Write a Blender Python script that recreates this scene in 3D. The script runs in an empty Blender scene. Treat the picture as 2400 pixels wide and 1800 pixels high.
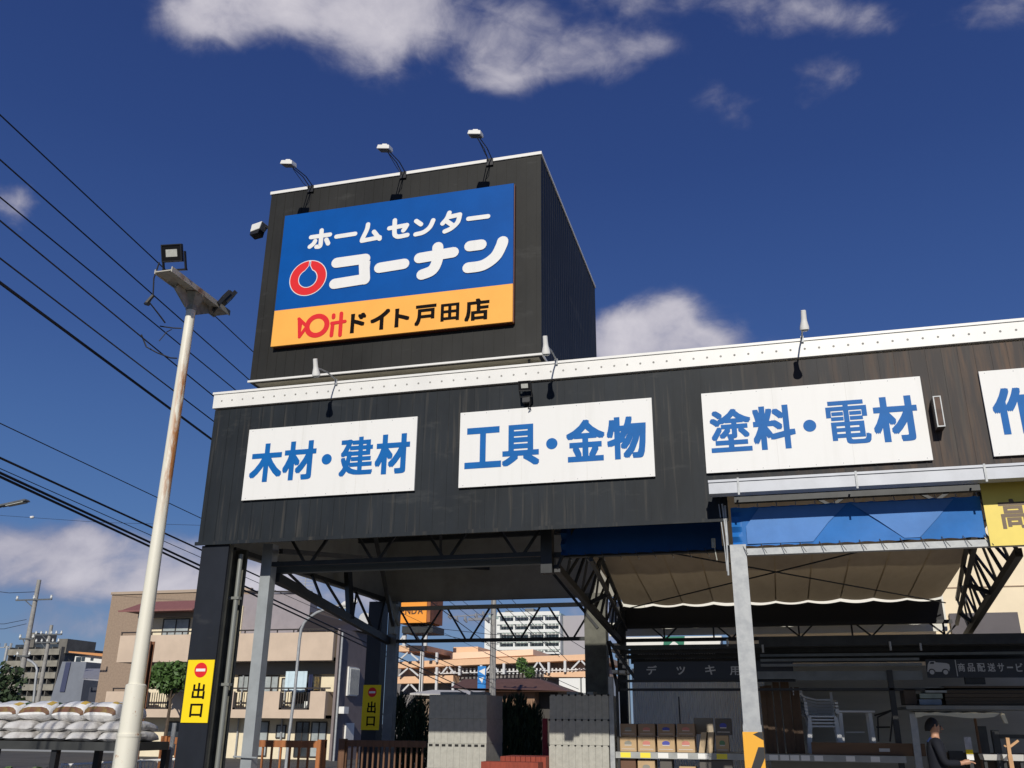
import bpy, bmesh, math, random
import numpy as np
from mathutils import Vector, Matrix
random.seed(7)
PI = math.pi
sc = bpy.context.scene
COL = sc.collection

# ------------------------------------------------------------------ camera, sky, sun
F = 2123.79
FW = Vector((-0.24595572, 0.90322786, 0.35168909))
RT = Vector((0.96563859, 0.2597594, 0.00819588))
UP = Vector((0.0839518, -0.34162038, 0.93608099))
CAM = Vector((0, 0, 1.6))
cd = bpy.data.cameras.new('camera'); co = bpy.data.objects.new('camera', cd); COL.objects.link(co)
cd.sensor_width = 36; cd.lens = F*36/2400; cd.clip_start = .05; cd.clip_end = 3000
M = Matrix((RT, UP, -FW)).transposed().to_4x4(); M.translation = CAM
co.matrix_world = M
sc.camera = co

SUN = Vector((0.125, -0.88, 0.45)).normalized()
sl = bpy.data.lights.new('sun', 'SUN'); so = bpy.data.objects.new('sun', sl); COL.objects.link(so)
sl.energy = 3.6; sl.angle = math.radians(.5); sl.color = (1, .95, .86)
so.rotation_euler = (-SUN).to_track_quat('-Z', 'Y').to_euler()
sc.view_settings.view_transform = 'Standard'; sc.view_settings.look = 'None'
sc.view_settings.gamma = 1; sc.view_settings.use_curve_mapping = False
sc.view_settings.exposure = 0.0

def ray(u, v): return FW + RT*((u-1200)/F) - UP*((v-900)/F)
def P(u, v, y=None, z=None, x=None):
    d = ray(u, v)
    t = y/d.y if y is not None else x/d.x if x is not None else (z-1.6)/d.z
    return CAM + d*t
# zoom windows used while measuring the photograph -> full-resolution pixels
def W(ox, oy, s): return lambda a, b: (ox+a/s, oy+b/s)
z1 = W(0, 1200, 2.765); z2 = W(500, 1200, 2.765); z3 = W(850, 1200, 2.765); z4 = W(1350, 1200, 2.765); z5 = W(1850, 1200, 2.765)
z6 = W(550, 280, 2.37); z8 = W(1550, 700, 2.5518); z3b = W(0, 1350, 3.687); z5b = W(900, 1380, 3.949)
z6b = W(1430, 1480, 5.185); zr = W(2050, 1480, 5.186); zc = W(1750, 1500, 5.531)

# ---- world: Nishita sky with cloud masses
wd = bpy.data.worlds.new('World'); sc.world = wd; wd.use_nodes = True
nt = wd.node_tree; N = nt.nodes; L = nt.links; N.clear()
def nd(t, **k):
    n = N.new(t)
    for a, b in k.items(): setattr(n, a, b)
    return n
def mth(op, a, b=None, c=None, clamp=False):
    n = nd('ShaderNodeMath', operation=op, use_clamp=clamp)
    for i, x in enumerate((a, b, c)):
        if x is None: continue
        if isinstance(x, (int, float)): n.inputs[i].default_value = x
        else: L.new(x, n.inputs[i])
    return n.outputs[0]
out = nd('ShaderNodeOutputWorld'); bg = nd('ShaderNodeBackground'); bg.inputs[1].default_value = .1
sky = nd('ShaderNodeTexSky', sky_type='NISHITA'); sky.sun_disc = False
sky.sun_elevation = math.asin(SUN.z); sky.sun_rotation = math.atan2(SUN.x, SUN.y)
sky.altitude = 50; sky.air_density = 1.0; sky.dust_density = .25; sky.ozone_density = 3.0
hs = nd('ShaderNodeHueSaturation'); hs.inputs['Saturation'].default_value = 1.12; hs.inputs['Value'].default_value = .62
hs.inputs['Hue'].default_value = .515
L.new(sky.outputs[0], hs.inputs['Color'])
tc = nd('ShaderNodeTexCoord'); dirv = tc.outputs['Generated']
nz = nd('ShaderNodeTexNoise'); nz.inputs['Scale'].default_value = 7.5; nz.inputs['Detail'].default_value = 9; nz.inputs['Roughness'].default_value = .56; nz.inputs['Distortion'].default_value = .35
mp = nd('ShaderNodeMapping'); mp.inputs['Scale'].default_value = (1, 1, 1.5); mp.inputs['Location'].default_value = (3.1, 1.7, .4)
L.new(dirv, mp.inputs[0]); L.new(mp.outputs[0], nz.inputs['Vector'])
nz2 = nd('ShaderNodeTexNoise'); nz2.inputs['Scale'].default_value = 3.2; nz2.inputs['Detail'].default_value = 6; L.new(mp.outputs[0], nz2.inputs['Vector'])
mask = None
# centre u, v, half-width, half-height (px of the 2400 px photograph), strength
CL = [(500, 60, 90, 60, .75), (600, 20, 150, 60, .8), (760, 5, 210, 60, .75), (870, 110, 90, 60, .75), (1000, 20, 170, 70, .95), (1240, 105, 150, 85, 1.45),
      (1130, 175, 80, 40, .85), (1400, 140, 110, 45, .85), (1530, 110, 60, 30, .75), (1700, 0, 200, 24, .62), (1800, 55, 100, 38, .7), (2035, 50, 75, 42, 1.1),
      (1930, 160, 80, 32, .9), (1850, 230, 180, 40, .72), (2360, 30, 110, 60, .65), (1790, 295, 60, 25, .5),
      (1530, 800, 130, 70, 1.3), (1588, 725, 50, 42, .9), (1680, 805, 90, 35, .9), (1440, 800, 70, 55, 1.1), (48, 480, 60, 48, 1.25),
      (40, 1270, 300, 40, .8), (330, 1285, 280, 40, .85), (120, 1365, 280, 38, .85), (400, 1370, 180, 40, .95), (200, 1470, 240, 30, .6), (640, 1390, 160, 60, .9), (850, 1420, 200, 60, .7),
      (1420, 1480, 120, 70, 1.1), (1100, 1440, 80, 40, .8), (2300, 1200, 400, 120, .8)]
for (u, v, a, b, s) in CL:
    c = ray(u, v).normalized(); tx = RT - c*RT.dot(c); tx.normalize(); ty = c.cross(tx)
    n1 = nd('ShaderNodeVectorMath', operation='DOT_PRODUCT'); n1.inputs[1].default_value = tx*(F/a); L.new(dirv, n1.inputs[0])
    n2 = nd('ShaderNodeVectorMath', operation='DOT_PRODUCT'); n2.inputs[1].default_value = ty*(F/b); L.new(dirv, n2.inputs[0])
    q = mth('ADD', mth('POWER', mth('ABSOLUTE', n1.outputs['Value']), 2.0), mth('POWER', mth('ABSOLUTE', n2.outputs['Value']), 2.0))
    n3 = nd('ShaderNodeVectorMath', operation='DOT_PRODUCT'); n3.inputs[1].default_value = c; L.new(dirv, n3.inputs[0])
    g = mth('MULTIPLY', mth('MULTIPLY', mth('POWER', 2.718, mth('MULTIPLY', q, -.75)), s), mth('GREATER_THAN', n3.outputs['Value'], 0))
    mask = g if mask is None else mth('ADD', mask, g)
nz3 = nd('ShaderNodeTexNoise'); nz3.inputs['Scale'].default_value = 24; nz3.inputs['Detail'].default_value = 7; nz3.inputs['Roughness'].default_value = .6; nz3.inputs['Distortion'].default_value = .6; L.new(mp.outputs[0], nz3.inputs['Vector'])
dens = mth('ADD', mth('ADD', mth('MULTIPLY', mth('MINIMUM', mask, 1.35), .70), mth('MULTIPLY', mth('SUBTRACT', nz.outputs[0], .5), 2.0)), mth('MULTIPLY', mth('SUBTRACT', nz3.outputs[0], .5), .55))
mr = nd('ShaderNodeMapRange', interpolation_type='SMOOTHSTEP'); mr.inputs['From Min'].default_value = .26; mr.inputs['From Max'].default_value = 1.06
L.new(dens, mr.inputs['Value'])
alpha = mth('MULTIPLY', mr.outputs[0], mth('MULTIPLY', mask, 2.2, clamp=True))
alpha = mth('MULTIPLY', alpha, .93)
cr = nd('ShaderNodeMix', data_type='RGBA'); cr.inputs['A'].default_value = (2.1, 2.15, 3.2, 1); cr.inputs['B'].default_value = (6.8, 6.5, 7.0, 1)
shd = nd('ShaderNodeMapRange'); shd.inputs['From Min'].default_value = .45; shd.inputs['From Max'].default_value = 1.0
L.new(mth('ADD', mth('MULTIPLY', dens, .5), mth('MULTIPLY', nz2.outputs[0], .55)), shd.inputs['Value']); L.new(shd.outputs[0], cr.inputs['Factor'])
sxyz = nd('ShaderNodeSeparateXYZ'); L.new(dirv, sxyz.inputs[0])
rmp = nd('ShaderNodeValToRGB'); e_ = rmp.color_ramp.elements
e_[0].position = 0; e_[0].color = (.165, .265, .44, 1); e_[1].position = .72; e_[1].color = (.020, .045, .178, 1)
for p_, c_ in ((.08, (.135, .235, .43)), (.20, (.070, .165, .400)), (.38, (.039, .095, .300)), (.55, (.025, .061, .222))):
    k_ = e_.new(p_); k_.color = (*c_, 1)
L.new(sxyz.outputs[2], rmp.inputs[0])
rs_ = nd('ShaderNodeVectorMath', operation='SCALE'); rs_.inputs['Scale'].default_value = 10; L.new(rmp.outputs[0], rs_.inputs[0])
sk = nd('ShaderNodeMix', data_type='RGBA'); sk.inputs['Factor'].default_value = .82; L.new(hs.outputs[0], sk.inputs['A']); L.new(rs_.outputs[0], sk.inputs['B'])
mx = nd('ShaderNodeMix', data_type='RGBA'); L.new(alpha, mx.inputs['Factor']); L.new(sk.outputs['Result'], mx.inputs['A']); L.new(cr.outputs['Result'], mx.inputs['B'])
L.new(mx.outputs['Result'], bg.inputs[0]); L.new(bg.outputs[0], out.inputs[0])

# ------------------------------------------------------------------ materials
MATS = {}
def mat(name, col, rough=.6, metal=0, var=0.0, vs=3.0, stretch=(1, 1, 1), col2=None, bump=0.0, bs=40, lo=.4, hi=.65, trans=0, spec=None):
    if name in MATS: return MATS[name]
    m = bpy.data.materials.new(name); m.use_nodes = True; t = m.node_tree; b = t.nodes['Principled BSDF']
    b.inputs['Roughness'].default_value = rough; b.inputs['Metallic'].default_value = metal
    c = (*col, 1) if len(col) == 3 else col
    b.inputs['Base Color'].default_value = c
    if spec is not None: b.inputs['Specular IOR Level'].default_value = spec
    tcn = t.nodes.new('ShaderNodeTexCoord'); mpn = t.nodes.new('ShaderNodeMapping'); mpn.inputs['Scale'].default_value = stretch
    t.links.new(tcn.outputs['Object'], mpn.inputs[0])
    if var or col2:
        n = t.nodes.new('ShaderNodeTexNoise'); n.inputs['Scale'].default_value = vs; n.inputs['Detail'].default_value = 8; n.inputs['Roughness'].default_value = .62
        t.links.new(mpn.outputs[0], n.inputs['Vector'])
        r = t.nodes.new('ShaderNodeMapRange'); r.inputs['From Min'].default_value = lo; r.inputs['From Max'].default_value = hi
        t.links.new(n.outputs[0], r.inputs['Value'])
        x = t.nodes.new('ShaderNodeMix'); x.data_type = 'RGBA'; t.links.new(r.outputs[0], x.inputs['Factor'])
        c2 = (*col2, 1) if col2 else tuple(max(0, k*(1-var)) for k in c[:3])+(1,)
        x.inputs['A'].default_value = c; x.inputs['B'].default_value = c2
        t.links.new(x.outputs['Result'], b.inputs['Base Color'])
    if bump:
        n2 = t.nodes.new('ShaderNodeTexNoise'); n2.inputs['Scale'].default_value = bs; n2.inputs['Detail'].default_value = 4
        t.links.new(mpn.outputs[0], n2.inputs['Vector'])
        bp = t.nodes.new('ShaderNodeBump'); bp.inputs['Strength'].default_value = bump; bp.inputs['Distance'].default_value = .02
        t.links.new(n2.outputs[0], bp.inputs['Height']); t.links.new(bp.outputs[0], b.inputs['Normal'])
    if trans:
        tr = t.nodes.new('ShaderNodeBsdfTranslucent'); tr.inputs[0].default_value = c
        ms = t.nodes.new('ShaderNodeMixShader'); ms.inputs[0].default_value = trans
        o = t.nodes['Material Output']; t.links.new(b.outputs[0], ms.inputs[1]); t.links.new(tr.outputs[0], ms.inputs[2]); t.links.new(ms.outputs[0], o.inputs[0])
    MATS[name] = m; return m

def clad_mat(name, base, streak, brown):
    """painted dark sheet: faint pale scuffs, vertical streaks, brown weathering that grows along the wall"""
    m = bpy.data.materials.new(name); m.use_nodes = True; t = m.node_tree; b = t.nodes['Principled BSDF']; K = t.nodes; Q = t.links
    b.inputs['Roughness'].default_value = .55; b.inputs['Specular IOR Level'].default_value = .2
    tcn = K.new('ShaderNodeTexCoord')
    def noise(scale, st, det=6, lo=.4, hi=.7):
        mp_ = K.new('ShaderNodeMapping'); mp_.inputs['Scale'].default_value = st; Q.new(tcn.outputs['Object'], mp_.inputs[0])
        n = K.new('ShaderNodeTexNoise'); n.inputs['Scale'].default_value = scale; n.inputs['Detail'].default_value = det; n.inputs['Roughness'].default_value = .65; Q.new(mp_.outputs[0], n.inputs['Vector'])
        r = K.new('ShaderNodeMapRange'); r.inputs['From Min'].default_value = lo; r.inputs['From Max'].default_value = hi; Q.new(n.outputs[0], r.inputs['Value'])
        return r.outputs[0]
    def mix(f, a, c):
        x = K.new('ShaderNodeMix'); x.data_type = 'RGBA'
        if hasattr(f, 'node'): Q.new(f, x.inputs['Factor'])
        else: x.inputs['Factor'].default_value = f
        for s_, v_ in (('A', a), ('B', c)):
            if hasattr(v_, 'node'): Q.new(v_, x.inputs[s_])
            else: x.inputs[s_].default_value = (*v_, 1)
        return x.outputs['Result']
    def mul(a, c):
        x = K.new('ShaderNodeMath'); x.operation = 'MULTIPLY'; Q.new(a, x.inputs[0])
        if hasattr(c, 'node'): Q.new(c, x.inputs[1])
        else: x.inputs[1].default_value = c
        return x.outputs[0]
    c = mix(noise(1.1, (1, 1, .6), 8, .35, .68), base, tuple(k*1.9 for k in base))
    c = mix(mul(noise(3.2, (2.2, 2.2, .22), 8, .45, .75), .65), c, streak)
    c = mix(mul(noise(2.4, (.5, .5, 1.6), 9, .60, .80), .38), c, (.11, .11, .105))
    if brown:
        sx = K.new('ShaderNodeSeparateXYZ'); Q.new(tcn.outputs['Object'], sx.inputs[0])
        r = K.new('ShaderNodeMapRange'); r.inputs['From Min'].default_value = brown[0]; r.inputs['From Max'].default_value = brown[1]; Q.new(sx.outputs[0], r.inputs['Value'])
        c = mix(mul(r.outputs[0], .75), c, (.066, .052, .046))
        c = mix(mul(mul(r.outputs[0], noise(2.6, (3, 3, .25), 6, .45, .62)), .75), c, (.13, .08, .05))
        c = mix(mul(noise(5.5, (2.6, 2.6, .12), 3, .56, .70), .5), c, (.075, .068, .058))
    Q.new(c, b.inputs['Base Color'])
    MATS[name] = m; return m

white_paint = mat('white_paint', (.80, .79, .75), .45, var=.08, vs=2)
white_board = mat('white_board', (.80, .795, .77), .5, col2=(.755, .75, .72), vs=2.2, stretch=(3, 3, .3), lo=.5, hi=.75, spec=.3)
sign_blue_ink = mat('sign_blue_ink', (.006, .13, .42), .5, spec=.15, var=.12, vs=3)
clad = clad_mat('dark_cladding', (.0105, .0135, .0170), (.021, .024, .026), (4.6, 8.2))
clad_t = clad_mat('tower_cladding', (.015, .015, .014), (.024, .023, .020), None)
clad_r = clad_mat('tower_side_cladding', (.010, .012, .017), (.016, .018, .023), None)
black_metal = mat('black_metal', (.018, .019, .021), .5, var=.3)
dark_steel = mat('dark_steel', (.035, .038, .040), .5, .2, var=.4, vs=5)
grey_steel = mat('grey_steel', (.17, .18, .18), .45, .3, var=.25, vs=5)
galv = mat('galvanised', (.40, .415, .42), .5, .15, col2=(.31, .325, .34), vs=9, bump=.05)
silver = mat('silver_gutter', (.43, .45, .49), .45, .1, var=.12, vs=4)
soffit_m = mat('olive_panel', (.32, .31, .27), .7, var=.2)
olive_steel = mat('weathered_steel', (.13, .13, .105), .6, .1, var=.35, vs=6)
cream_tarp = mat('cream_tarp', (.46, .365, .23), .7, col2=(.39, .30, .185), vs=1.5, stretch=(3, 1, 1), trans=.18)
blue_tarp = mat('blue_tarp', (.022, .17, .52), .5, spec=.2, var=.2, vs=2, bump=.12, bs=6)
blue_tarp_l = mat('blue_tarp_light', (.085, .235, .58), .5, spec=.2, var=.15, vs=2, bump=.12, bs=6)
yellow_m = mat('yellow_sign', (.95, .70, .015), .5, spec=.2, var=.05)
yellow_b = mat('yellow_banner', (.84, .66, .12), .5, var=.08)
black_ink = mat('black_ink', (.008, .006, .006), .6, spec=.05)
brown_ink = mat('brown_ink', (.14, .09, .05), .5)
red_ink = mat('red_ink', (.72, .025, .03), .5, spec=.2)
orange_panel = mat('orange_panel', (.97, .46, .09), .5, spec=.2, var=.05)
blue_panel = mat('blue_panel', (.001, .085, .36), .45, spec=.12, var=.12, vs=1.5)
lamp_black = mat('lamp_black', (.015, .015, .016), .4)
lamp_glass = mat('lamp_glass', (.55, .56, .5), .15, 0, var=.3, vs=20)
pole_white = mat('pole_white', (.72, .70, .62), .45, col2=(.66, .62, .52), vs=4, stretch=(1, 1, .3))
glass_dark = mat('window_glass', (.05, .06, .07), .08, 0, var=.4, vs=2, spec=.8)
glass_pale = mat('curtain_glass', (.42, .46, .46), .25, 0, var=.3, vs=2)
concrete = mat('concrete', (.34, .33, .31), .85, var=.25, vs=6, bump=.2)
block_m = mat('concrete_block', (.45, .44, .39), .9, var=.15, vs=12, bump=.25, bs=90)
asphalt = mat('asphalt', (.105, .098, .086), .9, var=.3, vs=.6, bump=.3, bs=60)
apt_pink = mat('balcony_render', (.62, .49, .375), .8, var=.1, vs=1.2)
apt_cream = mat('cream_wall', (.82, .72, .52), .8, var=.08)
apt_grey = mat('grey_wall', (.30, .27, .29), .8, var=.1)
apt_side_shade = mat('side_wall', (.23, .19, .185), .8, var=.12)  # dark colour stands in for shade on the apartment's side
roof_red = mat('red_roof', (.26, .11, .10), .6, var=.2, stretch=(8, 1, 1))
brown_tile = mat('brown_tile', (.34, .25, .18), .8, var=.2, vs=8)
dark_frame = mat('dark_frame', (.035, .028, .025), .5)
wood_orange = mat('wood_orange', (.42, .155, .05), .65, var=.3, vs=3, stretch=(4, 4, .6))
wood_dark = mat('wood_dark', (.17, .085, .045), .7, var=.35, vs=3, stretch=(6, 6, .5))
rust = mat('rusty_steel', (.16, .07, .04), .85, col2=(.27, .12, .06), vs=7)
cardboard = mat('cardboard', (.52, .36, .20), .8, var=.1, vs=5)
peach = mat('peach_panel', (.80, .50, .30), .6, var=.06)
ramp_white = mat('ramp_steel', (.62, .62, .62), .5)
orange_box = mat('orange_sign', (.90, .33, .03), .5)
hotel_white = mat('hotel_white', (.74, .75, .72), .7)
plastic = mat('white_plastic', (.74, .75, .76), .4)
leaf_dark = mat('leaf_dark', (.022, .040, .016), .7, col2=(.05, .085, .03), vs=6)
leaf_green = mat('leaf_green', (.055, .11, .025), .6, col2=(.09, .17, .04), vs=4)
bark = mat('bark', (.11, .08, .055), .9, var=.4, vs=9)

def rusty_pole_mat():
    m = bpy.data.materials.new('rusty_white_pole'); m.use_nodes = True; t = m.node_tree; K = t.nodes; Q = t.links; b = K['Principled BSDF']
    b.inputs['Roughness'].default_value = .5
    tcn = K.new('ShaderNodeTexCoord')
    def noise(scale, st, lo, hi, det=8):
        mp_ = K.new('ShaderNodeMapping'); mp_.inputs['Scale'].default_value = st; Q.new(tcn.outputs['Object'], mp_.inputs[0])
        n = K.new('ShaderNodeTexNoise'); n.inputs['Scale'].default_value = scale; n.inputs['Detail'].default_value = det; n.inputs['Roughness'].default_value = .7; Q.new(mp_.outputs[0], n.inputs['Vector'])
        r = K.new('ShaderNodeMapRange'); r.inputs['From Min'].default_value = lo; r.inputs['From Max'].default_value = hi; Q.new(n.outputs[0], r.inputs['Value']); return r.outputs[0]
    sx = K.new('ShaderNodeSeparateXYZ'); Q.new(tcn.outputs['Object'], sx.inputs[0])
    def rng(o, a, c_, d, e):   # trapezoid a..c rises, d..e falls
        r1 = K.new('ShaderNodeMapRange'); r1.inputs['From Min'].default_value = a; r1.inputs['From Max'].default_value = c_; Q.new(o, r1.inputs['Value'])
        r2 = K.new('ShaderNodeMapRange'); r2.inputs['From Min'].default_value = d; r2.inputs['From Max'].default_value = e; r2.inputs['To Min'].default_value = 1; r2.inputs['To Max'].default_value = 0; Q.new(o, r2.inputs['Value'])
        x = K.new('ShaderNodeMath'); x.operation = 'MULTIPLY'; Q.new(r1.outputs[0], x.inputs[0]); Q.new(r2.outputs[0], x.inputs[1]); return x.outputs[0]
    def mul(a, c_):
        x = K.new('ShaderNodeMath'); x.operation = 'MULTIPLY'; Q.new(a, x.inputs[0])
        if hasattr(c_, 'node'): Q.new(c_, x.inputs[1])
        else: x.inputs[1].default_value = c_
        return x.outputs[0]
    side = K.new('ShaderNodeMapRange'); side.inputs['From Min'].default_value = -.01; side.inputs['From Max'].default_value = .05; Q.new(sx.outputs[0], side.inputs['Value'])
    f = mul(mul(rng(sx.outputs[2], 4.0, 4.7, 6.0, 6.8), noise(5, (2.5, 2.5, .35), .38, .50)), side.outputs[0])
    g = noise(16, (1, 1, .8), .63, .68)
    mxn = K.new('ShaderNodeMath'); mxn.operation = 'MAXIMUM'; Q.new(f, mxn.inputs[0]); Q.new(mul(g, rng(sx.outputs[2], .5, .9, 1.75, 2.0)), mxn.inputs[1])
    x = K.new('ShaderNodeMix'); x.data_type = 'RGBA'; x.inputs['A'].default_value = (.78, .75, .63, 1); x.inputs['B'].default_value = (.40, .16, .045, 1)
    Q.new(mxn.outputs[0], x.inputs['Factor']); Q.new(x.outputs['Result'], b.inputs['Base Color']); return m
pole_rusty = rusty_pole_mat()

def mat_tape():
    m = bpy.data.materials.new('hazard_tape'); m.use_nodes = True; return m

# ------------------------------------------------------------------ mesh helpers
def tag(o, label=None, cat=None, group=None, kind=None):
    if label: o['label'] = label
    if cat: o['category'] = cat
    if group: o['group'] = group
    if kind: o['kind'] = kind
    return o
def thing(name, loc, label, cat, group=None, rz=0):
    o = bpy.data.objects.new(name, None); COL.objects.link(o); o.location = loc; o.rotation_euler[2] = rz
    o.empty_display_size = .2
    return tag(o, label, cat, group)
def worg(o):
    v = Vector((0, 0, 0))
    while o is not None: v = v+o.location; o = o.parent
    return v
class MB:
    def __init__(s): s.v = []; s.f = []; s.mi = []; s.cur = 0
    def face(s, idx): s.f.append(tuple(idx)); s.mi.append(s.cur)
    def poly(s, pts):
        n = len(s.v); s.v += [tuple(p) for p in pts]; s.face(range(n, n+len(pts))); return s
    def hexa(s, p):  # 8 points: bottom 4 ccw, top 4 ccw
        n = len(s.v); s.v += [tuple(q) for q in p]
        for a in ((0, 3, 2, 1), (4, 5, 6, 7), (0, 1, 5, 4), (1, 2, 6, 5), (2, 3, 7, 6), (3, 0, 4, 7)): s.face([n+i for i in a])
        return s
    def box(s, x0, x1, y0, y1, z0, z1):
        if x0 > x1: x0, x1 = x1, x0
        if y0 > y1: y0, y1 = y1, y0
        if z0 > z1: z0, z1 = z1, z0
        return s.hexa([(x0, y0, z0), (x1, y0, z0), (x1, y1, z0), (x0, y1, z0), (x0, y0, z1), (x1, y0, z1), (x1, y1, z1), (x0, y1, z1)])
    def bar(s, a, b, w, h=None, up=(0, 0, 1)):
        a = Vector(a); b = Vector(b); h = h or w; d = (b-a).normalized(); u = Vector(up)
        if abs(d.dot(u)) > .98: u = Vector((0, 1, 0))
        sd = d.cross(u).normalized(); u = sd.cross(d).normalized(); sd *= w/2; u = u*(h/2)
        return s.hexa([a-sd-u, a+sd-u, b+sd-u, b-sd-u, a-sd+u, a+sd+u, b+sd+u, b-sd+u])
    def tube(s, pts, r, seg=8, cap=True):
        pts = [Vector(p) for p in pts]; rs = r if isinstance(r, (list, tuple)) else [r]*len(pts)
        n0 = len(s.v); pu = None
        for i, p in enumerate(pts):
            d = ((pts[min(i+1, len(pts)-1)]-p).normalized()+(p-pts[max(i-1, 0)]).normalized())
            d = d.normalized() if d.length > 1e-6 else Vector((0, 0, 1))
            if pu is None:
                pu = Vector((0, 0, 1)) if abs(d.z) < .9 else Vector((1, 0, 0))
            a = (pu-d*pu.dot(d)).normalized(); pu = a; b = d.cross(a)
            for k in range(seg):
                t = 2*PI*k/seg; s.v.append(tuple(p+(a*math.cos(t)+b*math.sin(t))*rs[i]))
        for i in range(len(pts)-1):
            for k in range(seg):
                k2 = (k+1) % seg; s.face([n0+i*seg+k, n0+i*seg+k2, n0+(i+1)*seg+k2, n0+(i+1)*seg+k])
        if cap:
            s.face([n0+k for k in range(seg)][::-1]); s.face([n0+(len(pts)-1)*seg+k for k in range(seg)])
        return s
    def prism(s, pts2, y0, y1):   # polygon in x,z (ccw seen from -y), extruded in y
        n = len(s.v); k = len(pts2)
        s.v += [(x, y0, z) for x, z in pts2]+[(x, y1, z) for x, z in pts2]
        s.face(range(n, n+k)); s.face([n+k+i for i in range(k)][::-1])
        for i in range(k): j = (i+1) % k; s.face([n+i, n+k+i, n+k+j, n+j])
        return s
    def disc(s, x, z, r, y0, y1, seg=24, rz=None):
        rz = rz or r
        return s.prism([(x+r*math.cos(2*PI*k/seg), z+rz*math.sin(2*PI*k/seg)) for k in range(seg)], y0, y1)
    def build(s, name, mats, parent=None, loc=None, smooth=False, bevel=0):
        if not isinstance(mats, (list, tuple)): mats = [mats]
        me = bpy.data.meshes.new(name)
        o = bpy.data.objects.new(name, me); COL.objects.link(o)
        base = worg(parent) if parent is not None else Vector((0, 0, 0))
        if loc is not None and parent is None: base = Vector(loc); o.location = loc
        if parent is not None: o.parent = parent
        vs = np.array(s.v, float).reshape(-1, 3)-np.array(base)
        me.from_pydata([tuple(p) for p in vs], [], s.f)
        for m_ in mats: me.materials.append(m_)
        if len(mats) > 1: me.polygons.foreach_set('material_index', s.mi)
        if smooth:
            me.polygons.foreach_set('use_smooth', [True]*len(me.polygons))
            try: me.set_sharp_from_angle(angle=math.radians(40))
            except Exception: pass
        me.update()
        if bevel:
            bv = o.modifiers.new('bevel', 'BEVEL'); bv.width = bevel; bv.segments = 2; bv.limit_method = 'ANGLE'
        return o
def copy_tree(o, parent=None):
    c = o.copy(); COL.objects.link(c); c.parent = parent
    for ch in [k for k in bpy.data.objects if k.parent == o]: copy_tree(ch, c)
    return c
def single(name, mb, m, label, cat, group=None, kind=None, **k):
    vs = np.array(mb.v); c = (vs.min(0)+vs.max(0))/2; c[2] = vs[:, 2].min()
    o = mb.build(name, m, None, loc=tuple(c), **k); return tag(o, label, cat, group, kind)

_glyph = {}
def glyph(ch, off=0.0):
    key = (ch, off)
    if key in _glyph: return _glyph[key]
    c = bpy.data.curves.new('t', 'FONT'); c.body = ch; c.size = 1; c.offset = off; c.resolution_u = 3; c.extrude = .001; c.fill_mode = 'BOTH'
    o = bpy.data.objects.new('t', c); COL.objects.link(o)
    dg = bpy.context.evaluated_depsgraph_get(); dg.update()
    me = o.evaluated_get(dg).to_mesh()
    v = np.array([tuple(p.co) for p in me.vertices]).reshape(-1, 3); f = [tuple(p.vertices) for p in me.polygons]
    o.evaluated_get(dg).to_mesh_clear(); bpy.data.objects.remove(o); bpy.data.curves.remove(c)
    _glyph[key] = (v, f); return v, f
def put_glyph(mb, ch, x0, x1, z0, z1_, y, th=.003, off=.02):
    """glyph fitted into a box on a wall facing -y; weight comes from thin copies set round the centre one, each a hair prouder"""
    v, f = glyph(ch, 0.0)
    if len(v) == 0: return
    r = off*(z1_-z0); x0 += r; x1 -= r; z0 += r; z1_ -= r
    mn = v.min(0); mxx = v.max(0)
    sx = (x1-x0)/(mxx[0]-mn[0]); sz = (z1_-z0)/(mxx[1]-mn[1])
    r0 = r; r *= {'電': .55, '建': .8, '塗': .75, '店': .85, '料': .9}.get(ch, 1.0)
    offs = [(i*r/2, j*r*.42) for i in (-2, 0, 2) for j in (-2, 0, 2)] if off > 0 else [(0, 0)]
    for c, (dx, dz) in enumerate(offs):
        n = len(mb.v); yy = y-c*.00015
        for p in v:
            zz = (p[2]-mn[2])/max(1e-9, mxx[2]-mn[2])*.3
            mb.v.append((x0+dx+(p[0]-mn[0])*sx, yy-zz*th, z0+dz+(p[1]-mn[1])*sz))
        for q in f: mb.face([n+i for i in q])
def stroke(mb, pts, w, y, th=.004, cap=True, seg=7):
    """round-ended brush stroke of width w following pts (x,z), facing -y"""
    pts = [Vector((p[0], p[1])) for p in pts]; n = len(pts); Lf = []; Rt = []
    for i in range(n):
        a = pts[max(i-1, 0)]; b = pts[min(i+1, n-1)]; p = pts[i]
        d1 = (p-a).normalized() if i > 0 else (b-p).normalized(); d2 = (b-p).normalized() if i < n-1 else d1
        n1 = Vector((-d1.y, d1.x)); n2 = Vector((-d2.y, d2.x)); m = (n1+n2).normalized(); k = min(2.0, 1/max(.3, m.dot(n1)))
        Lf.append(p+m*w/2*k); Rt.append(p-m*w/2*k)
    def arc(c, d, s0):
        o = []
        nrm = Vector((-d.y, d.x))*s0
        for k in range(1, seg):
            t = PI*k/seg; o.append(c+nrm*math.cos(t)*w/2+d*math.sin(t)*w/2)
        return o
    poly = list(Rt)
    d = (pts[-1]-pts[-2]).normalized()
    if cap: poly += arc(pts[-1], d, -1)
    poly += Lf[::-1]
    d = (pts[0]-pts[1]).normalized()
    if cap: poly += arc(pts[0], d, -1)
    mb.prism([(p.x, p.y) for p in poly], y-th, y)
def arcpts(cx, cz, r, a0, a1, n=8, rz=None):
    rz = rz or r
    return [(cx+r*math.cos(math.radians(a0+(a1-a0)*i/n)), cz+rz*math.sin(math.radians(a0+(a1-a0)*i/n))) for i in range(n+1)]
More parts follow.
